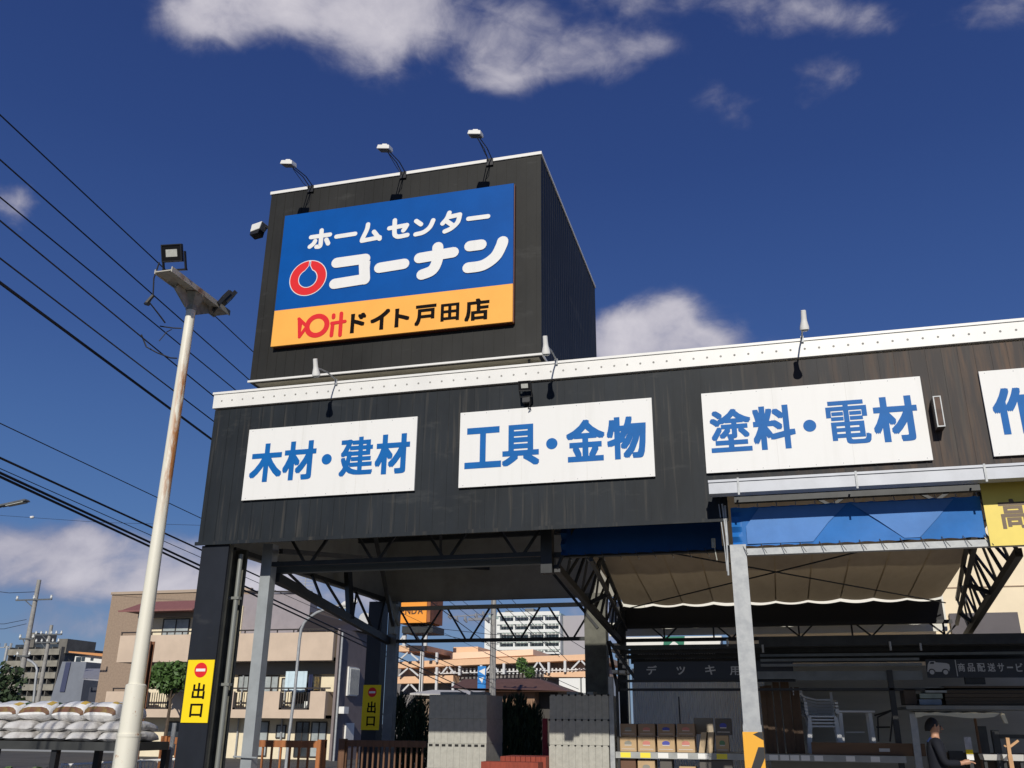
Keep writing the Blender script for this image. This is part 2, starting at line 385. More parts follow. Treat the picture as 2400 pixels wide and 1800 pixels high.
def foliage(mb, c, rad, n, size, spike=0, seed=1, flat=.5):
    rs = np.random.RandomState(seed)
    for _ in range(n):
        d = rs.normal(size=3); d /= np.linalg.norm(d); r = rs.rand()**.4
        p = np.array(c)+d*r*np.array(rad)
        a = rs.normal(size=3); a /= np.linalg.norm(a)
        if spike: a = a*.35+np.array([0, 0, 1]); a /= np.linalg.norm(a)
        b = np.cross(a, rs.normal(size=3)); b /= np.linalg.norm(b); s = size*(.6+.8*rs.rand())
        w = s*(.18 if spike else flat)
        mb.poly([p-a*s, p+b*w, p+a*s, p-b*w])

# ------------------------------------------------------------------ ground
g = MB(); g.poly([(-7.9, 10.2, .004), (9, 10.2, .004), (9, 19, .004), (-7.9, 19, .004)]); tag(g.build('bounce_pavement', mat('bounce_paving', (.42, .39, .34), .9, var=.2, vs=2)), kind='structure')  # unseen pale slab, added to bounce warm light up under the canopy
g = MB(); g.poly([(-900, -300, 0), (700, -300, 0), (700, 1500, 0), (-900, 1500, 0)])
tag(g.build('ground', asphalt), kind='structure')

# ------------------------------------------------------------------ storefront canopy
XL, XR, YF = -7.501, 9.0, 11.0
ZT, ZB, ZF = 6.129, 5.891, 3.922
shop = thing('storefront_canopy', (-5, 14, 0), 'long black clad storefront canopy with a dotted white top band carrying the white department signs', 'building')
fa = MB(); fa.box(XL, -.30, YF, YF+.12, ZF, ZB-.02); fa.box(-.30, XR, YF, YF+.12, 4.33, ZB-.02)
x = XL+.06
rs = random.Random(3)
while x < XR:
    zb = ZF+.002 if x < -.33 else 4.332
    fa.box(x, x+.014, YF-.006, YF-.0005, zb, ZB-.03); x += .1775
fa.box(XL-.03, -.305, YF-.03, YF-.0115, ZF-.035, ZF+.012)
fa.build('fascia', clad, shop)
bd = MB(); bd.box(XL-.02, XR, YF-.045, YF+.16, ZB, ZT-.03); bd.cur = 0
bd.box(XL-.035, XR, YF-.06, YF+.2, ZT-.028, ZT+.005)
bd.cur = 1
for k in range(96):
    if XL+.12+.17*k < XR: bd.disc(XL+.12+.17*k, (ZB+ZT)/2-.015, .014, YF-.0475, YF-.0455, 10)
bd.build('parapet_trim', [white_paint, concrete], shop)
b = MB(); b.box(XL, XL+.08, YF+.12, 17.5, ZF, ZB); b.box(XL, -2.62, 17.5, 17.58, ZF-.02, ZB); b.build('inner_wall', soffit_m, shop)
b = MB(); b.box(XL+.08, -2.62, YF+.13, 17.5, 5.72, 5.80); b.build('roof', soffit_m, shop)
# cladding panel of front left column and the column itself
b = MB(); b.box(-7.44, -7.02, 11.02, 11.05, 0, 3.885); b.build('column_cladding', clad_r, shop)
b = MB(); b.box(-7.42, -7.03, 11.055, 11.16, 0, 3.9); b.box(-7.25, -7.2, 11.16, 11.5, 0, 3.9); b.box(-7.42, -7.03, 11.5, 11.55, 0, 3.9); b.build('column', olive_steel, shop)
b = MB(); b.tube([(-6.99, 11.3, .1), (-6.99, 11.3, 3.80)], .033, 12)
for zz in (.9, 2.05, 3.18): b.box(-7.1, -6.93, 11.26, 11.34, zz, zz+.035)
b.build('drain_pipe', mat('grey_pipe', (.25, .26, .24), .35, .2), shop, smooth=True)
b = MB(); b.box(-6.86, -6.70, 11.64, 11.80, 0, 4.0); b.tube([(-6.95, 11.6, 1.17), (-6.6, 11.6, 1.16)], .012, 6); b.build('column', mat('grey_paint_column', (.36, .39, .41), .4, .1, var=.2, vs=3), shop)
b = MB(); b.box(-7.66, -7.36, 17.3, 17.6, 0, 3.9); b.build('column', black_metal, shop)
b = MB(); b.box(-7.22, -7.03, 17.28, 17.46, 0, 3.9); b.build('column', grey_steel, shop)
b = MB(); b.box(-3.26, -2.86, 17.3, 17.62, 0, 3.95); b.build('column', olive_steel, shop)
b = MB(); b.box(-2.75, -2.60, 11.6, 11.75, 3.45, 4.6); b.build('column', dark_steel, shop)
# front beam and truss
b = MB(); b.box(-7.0, -2.66, 12.0, 12.12, 3.64, 3.745); b.build('beam', mat('blue_grey_steel', (.10, .12, .13), .5, .2), shop)
def zigzag(b, xs_b, xs_half, y, zb, zt, w=.035):
    for xb in xs_b:
        for sgn in (-1, 1): b.bar((xb+.05*sgn, y, zb), (xb+xs_half*sgn, y, zt), w)
b = MB(); zigzag(b, [-6.15, -5.12, -4.08, -3.05], .44, 11.68, 3.72, 4.28, .035); b.box(-6.7, -2.62, 11.65, 11.71, 3.68, 3.74); b.box(-6.7, -2.62, 11.65, 11.71, 4.27, 4.33); b.build('truss', dark_steel, shop)
# left side truss running to the back
A = Vector((-6.74, 11.9, 3.56)); B = Vector((-7.2, 17.35, 3.12))
b = MB(); b.bar(A, B, .09, .13); b.bar((-7.3, 11.6, 3.93), (-7.3, 17.3, 3.93), .07)
for a_, t_ in ((.30, .22), (.34, .42), (.56, .50), (.60, .74), (.82, .72), (.86, .98)):
    p = A.lerp(B, a_); b.bar(p, (-7.27, 11.6+5.7*t_, 3.93), .035)
p = A.lerp(B, .58); b.bar(p, (-7.2, 15.2, 4.3), .09, .14)
b.build('truss', dark_steel, shop)
b = MB()
b.bar((-5.9, 13.3, 4.55), (-7.1, 17.3, 3.35), .06); b.bar((-6.6, 11.7, 3.9), (-5.2, 17.4, 4.5), .07); b.bar((-4.2, 11.7, 4.6), (-6.2, 17.4, 4.7), .05); b.bar((-3.9, 17.3, 4.4), (-3.0, 17.3, 3.3), .05)
b.bar((-7.1, 15.4, 4.75), (-2.9, 15.4, 4.75), .08); b.build('brace', dark_steel, shop)
# back truss
b = MB(); b.box(-7.10, -3.26, 17.30, 17.37, 3.71, 3.785); b.build('truss_chord', mat('pale_steel', (.30, .31, .28), .5, .2), shop)
b = MB(); b.box(-7.10, -3.26, 17.29, 17.36, 3.085, 3.15); zigzag(b, [-6.56, -5.56, -4.55, -3.52], .43, 17.33, 3.14, 3.72, .032); b.build('truss', dark_steel, shop)
b = MB(); b.box(-7.12, -7.0, 17.1, 17.28, 3.25, 3.82); b.bar((-7.1, 16.9, 3.95), (-6.95, 17.2, 3.4), .05); b.build('bracket', mat('pale_steel', (.3, .3, .3)), shop)

# ------------------------------------------------------------------ sign tower
TX0, TX1, TZ0, TZ1, TD = -6.984, -2.586, 6.257, 9.451, 4.48
tw = thing('sign_tower', ((TX0+TX1)/2, 13.2, 5.8), 'tall dark box tower on the canopy roof behind the blue and orange shop sign', 'sign tower')
b = MB(); b.box(TX0, TX1, YF, YF+.05, TZ0, TZ1)
x = TX0+.09
while x < TX1-.02: b.box(x, x+.012, YF-.005, YF-.0005, TZ0+.002, TZ1-.002); x += .151
b.build('front_wall', clad_t, tw)
b = MB(); b.box(TX1-.05, TX1, YF+.051, YF+TD, TZ0, TZ1); b.box(TX0, TX0+.05, YF+.051, YF+TD, TZ0, TZ1); b.box(TX0+.05, TX1-.05, YF+TD-.05, YF+TD, TZ0, TZ1)
y = YF+.15
while y < YF+TD-.02: b.box(TX1+.0005, TX1+.0028, y, y+.012, TZ0+.002, TZ1-.002); b.box(TX0-.010, TX0-.0005, y, y+.014, TZ0+.002, TZ1-.002); y += .151
b.build('side_wall', clad_r, tw)
b = MB(); b.box(TX0+.05, TX1-.05, YF+.05, YF+TD-.05, TZ0+.004, TZ0+.05); b.build('underside', mat('beige_panel', (.42, .39, .31), .7, var=.25, vs=9, stretch=(.6, 6, 1)), tw)
b = MB(); b.box(TX0-.015, TX1+.015, YF-.02, YF+.08, TZ1, TZ1+.05); b.box(TX1-.06, TX1+.015, YF+.08, YF+TD+.02, TZ1, TZ1+.045); b.box(TX0-.015, TX0+.06, YF+.08, YF+TD+.02, TZ1, TZ1+.045)
b.box(TX0+.06, TX1-.06, YF+TD-.06, YF+TD+.02, TZ1, TZ1+.045); b.build('top_trim', white_paint, tw)
b = MB(); b.box(TX0-.02, TX1+.02, YF-.03, YF-.0055, TZ0, TZ0+.028); b.box(TX1+.0035, TX1+.02, YF-.005, YF+TD, TZ0, TZ0+.028); b.build('bottom_trim', white_paint, tw)
b = MB(); b.box(TX0+.5, TX1-.5, YF+.9, YF+TD-.6, 5.81, TZ0+.002); b.build('base_frame', olive_steel, tw)
b = MB(); b.bar((TX1-.06, YF+.25, 6.25), (TX1-.35, YF+.4, 5.85), .03); b.bar((TX1-.2, YF+.1, 6.25), (TX1-.2, YF+.4, 5.85), .03); b.build('brace', dark_steel, tw)

# blue and orange sign
SX0, SX1, SZ0, SZM, SZ1 = -6.642, -2.969, 6.758, 7.335, 8.961
ps = thing('sign_board', ((SX0+SX1)/2, 10.93, SZ0), 'large blue and orange shop name sign on the dark rooftop tower', 'sign')
b = MB(); b.box(SX0, SX1, 10.90, 10.98, SZM+.001, SZ1); b.build('blue_panel', blue_panel, ps)
b = MB(); b.box(SX0, SX1, 10.898, 10.978, SZ0, SZM); b.build('orange_panel', orange_panel, ps)
b = MB(); b.box(SX0+.02, SX1-.01, 10.93, 10.985, SZ0-.012, SZ0-.0005); b.box(SX1+.0005, SX1+.012, 10.93, 10.985, SZ0, SZ1); b.build('frame', mat('maroon_frame', (.10, .02, .01), .5), ps)
yS = 10.8975
def s6(pts): return [((q := P(*z6(a, b_), y=10.9)).x, q.z) for a, b_ in pts]
def smooth(pts, n=6):
    o = []; p = [pts[0]]+list(pts)+[pts[-1]]
    for i in range(1, len(p)-2):
        for k in range(n):
            t = k/n; o.append(tuple(.5*((2*p[i][j])+(-p[i-1][j]+p[i+1][j])*t+(2*p[i-1][j]-5*p[i][j]+4*p[i+1][j]-p[i+2][j])*t*t+(-p[i-1][j]+3*p[i][j]-3*p[i+1][j]+p[i+2][j])*t**3) for j in (0, 1)))
    o.append(tuple(p[-1])); return o
b = MB(); lay = 0
def S(pts, w, sm=True):
    global lay
    q = s6(pts)
    if sm and len(q) > 2: q = smooth(q)
    stroke(b, q, w, yS, .003+lay*.0004); lay += 1
w = .072
S([(425, 655), (530, 640)], w); S([(484, 617), (481, 660), (478, 694), (472, 706), (455, 708)], w); S([(448, 676), (438, 692), (418, 708)], w); S([(510, 668), (520, 690)], w)
S([(566, 652), (670, 636)], w)
S([(742, 584), (736, 612), (713, 660), (708, 675)], w); S([(708, 675), (806, 656)], w); S([(775, 625), (806, 664)], w)
S([(860, 606), (958, 588)], w); S([(958, 588), (948, 605), (938, 618)], w); S([(891, 562), (889, 632), (897, 648), (915, 652), (960, 643)], w)
S([(1010, 566), (1036, 584)], w); S([(1006, 640), (1050, 628), (1085, 600), (1104, 562)], w)
S([(1194, 520), (1180, 552), (1156, 580)], w); S([(1190, 544), (1252, 530)], w); S([(1252, 530), (1240, 572), (1205, 606), (1168, 624)], w); S([(1180, 568), (1215, 592)], w)
S([(1300, 554), (1408, 540)], w)
w = .168
S([(568, 798), (726, 776)], w); S([(720, 779), (724, 890)], w); S([(556, 915), (724, 888)], w)
b.box(*[f(s6([(726, 776)])[0][0]) for f in (lambda q: q-.05, lambda q: q+.0835)], yS-.0032, yS, s6([(726, 905)])[0][1], s6([(726, 790)])[0][1])
S([(806, 826), (942, 804)], w); S([(1028, 772), (1216, 740)], w); S([(1130, 712), (1128, 780), (1100, 838), (1042, 864)], w)
S([(1308, 706), (1370, 698)], w); S([(1298, 826), (1380, 812), (1448, 765), (1482, 705), (1490, 680)], w)
b.build('lettering', white_board, ps)
# red ring emblem with a drop-shaped opening
cx, cz = s6([(408, 881)])[0]; k6 = 3.673/1290
b = MB(); b.disc(cx, cz, .306, yS-.002, yS, 48, .296); b.build('emblem_outline', white_board, ps)
b = MB(); b.disc(cx, cz, .294, yS-.004, yS-.0025, 48, .284); b.build('emblem_ring', red_ink, ps)
def drop(r, tip, wdt):
    pts = []
    for k in range(0, 41):
        a = math.radians(-90-160+320*k/40) if False else math.radians(115+310*k/40)
        pts.append((cx+r*math.cos(a), cz-.01+r*math.sin(a)*.98))
    return pts+[(cx+.012+wdt, cz+.20), (cx+.014+wdt, tip), (cx+.014-wdt, tip), (cx+.010-wdt, cz+.20)]
b = MB(); b.prism(drop(.157, cz+.284, .016), yS-.006, yS-.0045); b.build('emblem_drop_outline', white_board, ps)
b = MB(); b.prism(drop(.145, cz+.270, .006), yS-.008, yS-.0065); b.build('emblem_drop', blue_panel, ps)
b = MB()
for ch, c_, w_, h_ in (('ド', (686, 1130), 84, 112), ('イ', (808, 1112), 104, 116), ('ト', (930, 1100), 78, 106), ('戸', (1060, 1086), 112, 116), ('田', (1196, 1070), 96, 98), ('店', (1346, 1056), 128, 124)):
    q = P(*z6(*c_), y=10.898); w_ *= k6/2; h_ *= k6/2*.98
    put_glyph(b, ch, q.x-w_, q.x+w_, q.z-h_, q.z+h_, 10.8955, .004, .044)
b.build('lettering', black_ink, ps)
b = MB(); lay = 0; yS = 10.896
S([(358, 1108), (402, 1150)], .05, False); S([(402, 1150), (360, 1208)], .05, False); S([(360, 1208), (359, 1108)], .045, False)
S([(372, 1128), (362, 1190)], .03)
O_ = s6([(458, 1146)])[0]
for i in range(40):
    a0, a1 = 2*PI*i/40, 2*PI*(i+1)/40
    b.prism([(O_[0]+r*math.cos(t_), O_[1]+r*.96*math.sin(t_)) for r, t_ in ((.118, a0), (.198, a0), (.198, a1), (.118, a1))], yS-.0024, yS)
S([(546, 1135), (538, 1200)], .058, False); S([(551, 1088), (550, 1100)], .058, False); S([(594, 1078), (586, 1198)], .058, False); S([(540, 1133), (614, 1122)], .05, False)
b.build('logo_lettering', red_ink, ps)

# ------------------------------------------------------------------ white department signs
FR = (.127, .327, .490, .662, .868)
for x0, txt, lab in ((-6.868, '木材・建材', 'white sign with blue lettering for lumber and building materials, nearest the corner of the canopy'),
                     (-3.696, '工具・金物', 'white sign with blue lettering for tools and hardware, below the square black floodlight'),
                     (-.517, '塗料・電材', 'white sign with blue lettering for paint and electrical goods, above the grey gutter'),
                     (2.677, '作業', 'white sign cut off by the right edge, to the right of the brown speaker box')):
    t = thing('department_sign', (x0+1.278, 10.97, 4.483), lab, 'sign', 'white department signs on the black canopy')
    b = MB(); b.box(x0, x0+2.556, 10.955, 10.985, 4.483, 5.514); b.build('panel', white_board, t)
    b = MB()
    for k in range(9):
        for zz_ in (4.51, 5.487): b.disc(x0+.06+(2.436)*k/8, zz_, .006, 10.9525, 10.9548, 8)
    b.build('screws', galv, t)['kind'] = 'stuff'
    b = MB(); b.box(x0+.852, x0+.855, 10.9538, 10.9549, 4.484, 5.513); b.box(x0+1.704, x0+1.707, 10.9538, 10.9549, 4.484, 5.513); b.build('panel_joint', mat('joint_grey', (.62, .61, .58), .6), t)
    b = MB()
    for fr, ch in zip(FR, txt):
        c_ = x0+fr*2.556
        if ch == '・': b.disc(c_, 4.995, .075, 10.951, 10.9535, 28)
        else: put_glyph(b, ch, c_-.25, c_+.25, 4.725, 5.29, 10.9535, .003, .034)
    b.build('lettering', sign_blue_ink, t)

# exit signs on the two left columns
def exit_sign(x0, x1, y, z0_, z1_, lab, loc):
    t = thing('exit_sign', ((x0+x1)/2, y, z0_), lab, 'sign', 'yellow exit signs on the canopy columns')
    w = x1-x0; h = z1_-z0_; c = (x0+x1)/2+.02*w
    b = MB(); b.box(x0, x1, y-.012, y-.002, z0_, z1_); b.build('panel', yellow_m, t)
    b = MB(); b.disc(c, z0_+.835*h, .238*w, y-.0150, y-.0122, 32); b.build('no_entry_disc', red_ink, t)
    b = MB(); b.box(c-.175*w, c+.175*w, y-.0175, y-.0152, z0_+.812*h, z0_+.857*h); b.build('no_entry_bar', white_board, t)
    b = MB(); put_glyph(b, '出', c-.23*w, c+.25*w, z0_+.37*h, z0_+.63*h, y-.0122, .003, .03); put_glyph(b, '口', c-.23*w, c+.24*w, z0_+.085*h, z0_+.30*h, y-.0122, .003, .035); b.build('lettering', black_ink, t)
exit_sign(-7.415, -7.02, 11.015, 1.587, 2.366, 'bright yellow exit sign with a red no-entry disc on the sunlit front corner column', 0)
exit_sign(-7.665, -7.29, 17.29, 1.477, 2.300, 'yellow exit sign with a red no-entry disc on the shaded column at the back', 0)

# ------------------------------------------------------------------ sign lamps
def tower_lamp(x, lab, first=True):
    t = thing('sign_floodlight', (x, YF, TZ1+.02), lab, 'floodlight', 'white floodlights on arms along the top of the tower')
    b = MB()
    for dx in (-.03, .03): b.tube([(x+dx, YF+.02, TZ1+.03), (x+dx*.8, YF-.25, TZ1+.07), (x+dx*.5, YF-.66, TZ1+.0)], .008, 6)
    b.box(x-.05, x+.05, YF-.035, YF-.021, TZ1-.07, TZ1+.045); b.tube([(x, YF-.03, TZ1-.03), (x+.02, YF-.3, TZ1-.08), (x, YF-.6, TZ1-.02)], .005, 5); b.build('arm', lamp_black, t)
    hd = MB(); c = Vector((x, YF-.74, TZ1-.02)); nrm = Vector((-.16, .22, -.96)).normalized(); sx = Vector((1, 0, 0)); sx = (sx-nrm*sx.dot(nrm)).normalized(); up = sx.cross(nrm)
    def bx(m_, w0, w1, u0, u1, n0, n1, tp=1):
        m_.hexa([c+sx*a+up*b_+nrm*n for n, k in ((n0, 1), (n1, tp)) for a, b_ in ((w0*k, u0*k), (w1*k, u0*k), (w1*k, u1*k), (w0*k, u1*k))])
    bx(hd, -.088, .088, -.075, .075, -.032, .03, 1.12); bx(hd, -.04, .04, -.04, .04, -.06, -.035); hd.build('lamp_head', white_paint, t, bevel=.008)
    gl = MB(); bx(gl, -.08, .08, -.066, .066, .031, .037); gl.build('lens', lamp_black, t)
    return t
tower_lamp(-6.29, 'white floodlight on twin thin rods over the left end of the tower top')
tower_lamp(-4.74, 'white floodlight on twin thin rods over the middle of the tower top')
tower_lamp(-3.36, 'white floodlight on twin thin rods over the right end of the tower top')
t = thing('sign_floodlight', (TX0-.02, YF+.2, 8.9), 'white floodlight sticking out of the left side of the tower', 'floodlight')
b = MB(); b.box(TX0-.05, TX0-.011, YF+.12, YF+.28, 8.88, 9.0); b.tube([(TX0-.05, YF+.2, 8.95), (TX0-.14, YF+.15, 8.98)], .02, 8); b.build('arm', lamp_black, t)
b = MB(); b.hexa([(-7.33, 11.05, 8.86), (-7.17, 11.05, 8.90), (-7.17, 11.22, 8.92), (-7.33, 11.22, 8.88), (-7.30, 11.03, 8.98), (-7.12, 11.03, 9.02), (-7.12, 11.25, 9.04), (-7.30, 11.25, 9.0)]); b.build('lamp_head', white_paint, t, bevel=.01)
b = MB(); b.hexa([(-7.32, 11.04, 8.80), (-7.18, 11.04, 8.82), (-7.18, 11.2, 8.82), (-7.32, 11.2, 8.80), (-7.33, 11.06, 8.855), (-7.17, 11.06, 8.895), (-7.17, 11.21, 8.915), (-7.33, 11.21, 8.875)]); b.build('lens', lamp_black, t)

def spot(x, lab, dz=0):
    t = thing('spot_lamp', (x, YF, ZT), lab, 'spot lamp', 'white spot lamps on thin arms along the canopy edge')
    b = MB(); b.tube([(x, YF-.03, ZT+.02), (x, YF-.35, ZT+.03+dz), (x, YF-.68, ZT-.02+dz)], .011, 8); b.box(x-.018, x+.018, YF-.075, YF-.061, ZT-.05, ZT+.03); b.build('arm', galv, t, smooth=True)
    c = Vector((x, YF-.69, ZT-.04+dz)); d = Vector((-.02, .35, -.93)).normalized()
    b = MB(); b.tube([c-d*.13, c-d*.125, c-d*.03, c+d*.0, c+d*.07, c+d*.10], [.022, .030, .033, .036, .053, .055], 14); b.build('lamp_head', white_paint, t, smooth=True)
    b = MB(); b.tube([c+d*.1005, c+d*.118, c+d*.125], [.048, .04, .02], 14); b.build('lens', lamp_glass, t, smooth=True)
spot(-5.56, 'white spot lamp on a thin arm above the first white sign from the canopy corner')
spot(-2.37, 'white spot lamp on a thin arm beside the lower right corner of the tower')
spot(.76, 'white spot lamp on a thin arm standing alone against the sky at right')

# black floodlight under the white band
q = P(*z6(1612, 1480), y=10.80)
t = thing('square_floodlight', (q.x, YF, q.z-.15), 'square black floodlight under the white band between the tower and the second sign', 'floodlight')
def flood(t, c, nrm, s, gs=.55, yok=True):
    c = Vector(c); n_ = Vector(nrm).normalized(); sx = n_.cross(Vector((0, 0, 1))).normalized()*-1; up = n_.cross(sx)*-1
    if up.z < 0: up = -up
    def bx(m_, a0, a1, u0, u1, n0, n1): m_.hexa([c+sx*a+up*u+n_*n for n in (n0, n1) for a, u in ((a0, u0), (a1, u0), (a1, u1), (a0, u1))])
    b = MB(); bx(b, -s, s, -s*.82, s*.82, -.03, .02); bx(b, -s*.75, s*.75, -s*.6, s*.6, -.075, -.03)
    for k in range(7): bx(b, -s*.7+k*s*.23, -s*.7+k*s*.23+.006, -s*.55, s*.55, -.095, -.075)
    bx(b, -s, s, s*.70, s*.82, .02, .032); bx(b, -s, s, -s*.82, -s*.70, .02, .032); bx(b, -s, -s*.88, -s*.7, s*.7, .02, .032); bx(b, s*.88, s, -s*.7, s*.7, .02, .032)
    b.build('lamp_head', lamp_black, t, bevel=.004)
    g_ = MB(); bx(g_, -s*gs, s*gs, -s*gs*.62, s*gs*.62, .021, .026); g_.build('lens', mat('reflector', (.75, .76, .70), .2, .3, var=.2, vs=30), t)
    k_ = MB(); bx(k_, -s*.86, s*.86, -s*.68, s*.68, .0202, .0208); k_.build('front_glass', mat('black_glass', (.01, .01, .012), .08), t)
    return c, sx, up, n_, bx
c, sx, up, n_, bx = flood(t, (q.x, 10.80, q.z), (.05, -.93, -.33), .083)
b = MB(); bx(b, -.085, -.072, -.14, .02, -.04, -.02); bx(b, .072, .085, -.14, .02, -.04, -.02); bx(b, -.085, .085, -.15, -.135, -.05, -.01)
b.box(q.x-.05, q.x+.05, 10.86, YF-.012, q.z-.20, q.z-.12); b.tube([(q.x+.03, 10.9, q.z-.17), (q.x+.06, 10.84, q.z-.24), (q.x+.02, 10.9, q.z-.29), (q.x+.04, 10.98, q.z-.25)], .007, 6); b.build('bracket', lamp_black, t)

# speaker box between third and fourth sign
q0 = P(*z8(1607, 590), y=10.78); q1 = P(*z8(1712, 760), y=10.78)
xs, xe, zt_, zb_ = q0.x+.03, q1.x-.02, P(*z8(1650, 580), y=10.78).z, P(*z8(1665, 765), y=10.78).z
t = thing('speaker_box', ((xs+xe)/2, YF, zb_), 'brown upright speaker box with a pale frame between the third and fourth white signs', 'speaker')
b = MB(); b.box(xs, xe, 10.80, YF-.012, zb_, zt_); b.build('case', mat('brown_case', (.05, .035, .03), .5), t)
b = MB(); b.box(xs, xs+.012, 10.785, 10.7995, zb_, zt_); b.box(xe-.012, xe, 10.785, 10.7995, zb_, zt_); b.box(xs+.012, xe-.012, 10.785, 10.7995, zt_-.012, zt_); b.box(xs+.012, xe-.012, 10.785, 10.7995, zb_, zb_+.014); b.build('frame', galv, t)
b = MB(); b.box(xs+.014, xe-.014, 10.79, 10.7993, zb_+.016, zt_-.014); b.build('grille', mat('brown_grille', (.11, .065, .045), .7, var=.4, vs=9), t)

# ------------------------------------------------------------------ tent bay right of the first bay
tent = thing('tent_canopy', (0, 14, 0), 'cream tarpaulin canopy on a dark truss frame behind the grey gutter', 'canopy')
TL, TR = -2.55, 3.05
b = MB(); nx, ny = 44, 8
def roofz(x, y):
    f = (y-11.25)/(17.6-11.25); z = 4.42*(1-f)+3.765*f
    bay = abs(math.sin((x-TL)*PI/.56)); return z-.035*bay*(f**3) - .01*math.sin(x*3)*f
n0 = len(b.v)
for i in range(nx*4+1):
    for j in range(ny+1):
        x = TL+(TR-TL)*i/(nx*4); y = 11.25+6.35*j/ny; b.v.append((x, y, roofz(x, y)))
for i in range(nx*4):
    for j in range(ny): a = i*(ny+1)+j; b.face([a, a+ny+1, a+ny+2, a+1])
b.build('tarpaulin_roof', cream_tarp, tent, smooth=True)
b = MB()
zt0 = lambda x: 3.725-.035*abs(math.sin((x-TL)*PI/.56))
NX = 160
for i in range(NX):
    x0 = TL+(TR-TL)*i/NX; x1 = TL+(TR-TL)*(i+1)/NX
    b.poly([(x0, 17.62, 3.33), (x1, 17.62, 3.33), (x1, 17.62, zt0(x1)), (x0, 17.62, zt0(x0))])
b.build('back_valance', mat('dark_valance', (.03, .03, .032), .8), tent)
b = MB(); b.box(-2.2, 2.9, 18.05, 18.08, 3.5, 4.15); b.build('rear_flap', mat('white_sheet', (.8, .78, .72), .6), tent)
for k in range(1, 10):
    xx = TL+.56*k; b = MB()
    for j in range(10): y0_, y1_ = 11.3+.62*j, 11.3+.62*(j+1); b.bar((xx, y0_, roofz(xx, y0_)-.006), (xx, y1_, roofz(xx, y1_)-.003), .022, .003)
    b.build('roof_seam', mat('seam_brown', (.42, .32, .19), .8), tent)
# frames
b = MB(); b.box(TL, TR+.1, 17.5, 17.58, 3.30, 3.36); b.box(TL, TR+.1, 17.5, 17.58, 3.06, 3.12)
for k in range(5):
    xx = -1.78+1.2*k
    b.bar((xx, 17.54, 3.1), (xx-.26, 17.54, 3.33), .028); b.bar((xx, 17.54, 3.1), (xx+.24, 17.54, 3.33), .028); b.bar((xx-.02+(.0 if k % 2 == 0 else -.30), 17.54, 3.1), (xx-.02+(.0 if k % 2 == 0 else -.30), 17.54, 3.33), .03)
b.build('truss', black_metal, tent)
def side_truss(xf, xb, s):
    b = MB(); A = Vector((xf, 11.7, 3.52)); B = Vector((xb, 17.5, 3.08)); A2 = Vector((xf-s*.35, 11.6, 4.25)); B2 = Vector((xb-s*.05, 17.5, 3.70))
    b.bar(A, B, .08, .10); b.bar(A2, B2, .055)
    n = 5
    for k in range(n):
        p = A.lerp(B, (k+.5)/n); b.bar(p, A2.lerp(B2, k/n), .03); b.bar(p, A2.lerp(B2, (k+1)/n), .03); b.bar(A.lerp(B, k/n), A2.lerp(B2, k/n), .035)
    A3 = A+Vector((-s*.45, 0, .1)); B3 = B+Vector((-s*.12, 0, .2)); b.bar(A3, B3, .05)
    for k in (2, 4): b.bar(A.lerp(B, k/n), A3.lerp(B3, k/n), .06)
    b.bar(B, B+Vector((0, 0, -.9)), .12) if s < 0 else None
    b.build('side_truss', black_metal, tent)
side_truss(2.93, 3.33, 1); side_truss(-2.55, -2.62, -1)
b = MB(); b.box(-2.66, -2.52, 17.45, 17.6, 0, 3.7); b.build('post', black_metal, tent)
b = MB(); b.bar((TL, 11.6, 3.98), (TR, 17.3, 3.62), .018); b.bar((TR, 11.6, 3.98), (TL, 17.3, 3.62), .018); b.build('brace_wire', dark_steel, tent)
b = MB(); b.box(-.12, 6, 11.02, 11.12, 3.485, 3.562); b.build('front_beam', galv, tent)
b = MB(); b.box(-.22, 6, 11.2, 11.3, 4.16, 4.24); b.box(-.22, 6, 11.2, 11.3, 4.05, 4.09)
for k in range(8):
    xx = .9+1.15*k; b.bar((xx, 11.25, 4.07), (xx-.2, 11.25, 4.2), .035); b.bar((xx, 11.25, 4.07), (xx+.2, 11.25, 4.2), .035)
b.box(-2.6, -.2, 11.75, 11.85, 3.67, 3.74); b.build('front_truss', dark_steel, tent)
# galvanised post with hazard tape at the foot
b = MB(); b.box(-.31, -.125, 11.0, 11.18, 1.62, 3.61); b.box(-.318, -.117, 10.992, 11.188, 1.35, 1.62); b.box(-.31, -.125, 11.0, 11.18, 0, 1.35)
gp = b.build('post', galv, tent)
b = MB(); b.cur = 0; b.box(-.326, -.109, 10.984, 11.196, .5, 1.545)
b.cur = 1
for z0_ in (1.44, 1.12, .80):
    b.poly([(-.215, 10.982, z0_+.08), (-.109, 10.982, z0_+.02), (-.109, 10.982, z0_+.105), (-.155, 10.982, z0_+.105)] if z0_ == 1.44 else [(-.326, 10.982, z0_-.10), (-.24, 10.982, z0_-.10), (-.109, 10.982, z0_+.16), (-.109, 10.982, z0_+.27), (-.17, 10.982, z0_+.27)])
b.build('hazard_tape', [mat('amber_tape', (.86, .42, .03), .4), mat('black_tape', (.03, .03, .03), .35)], gp)
b = MB(); b.tube([(-.36, 10.98, 4.1), (-.34, 10.98, 3.7), (-.35, 10.98, 3.25)], .012, 6); b.tube([(-.40, 10.985, 4.1), (-.37, 10.985, 3.6), (-.36, 10.985, 3.3)], .007, 6); b.tube([(-.33, 10.98, 4.08), (-.33, 10.98, 3.6)], .012, 6); b.build('rope', galv, tent)

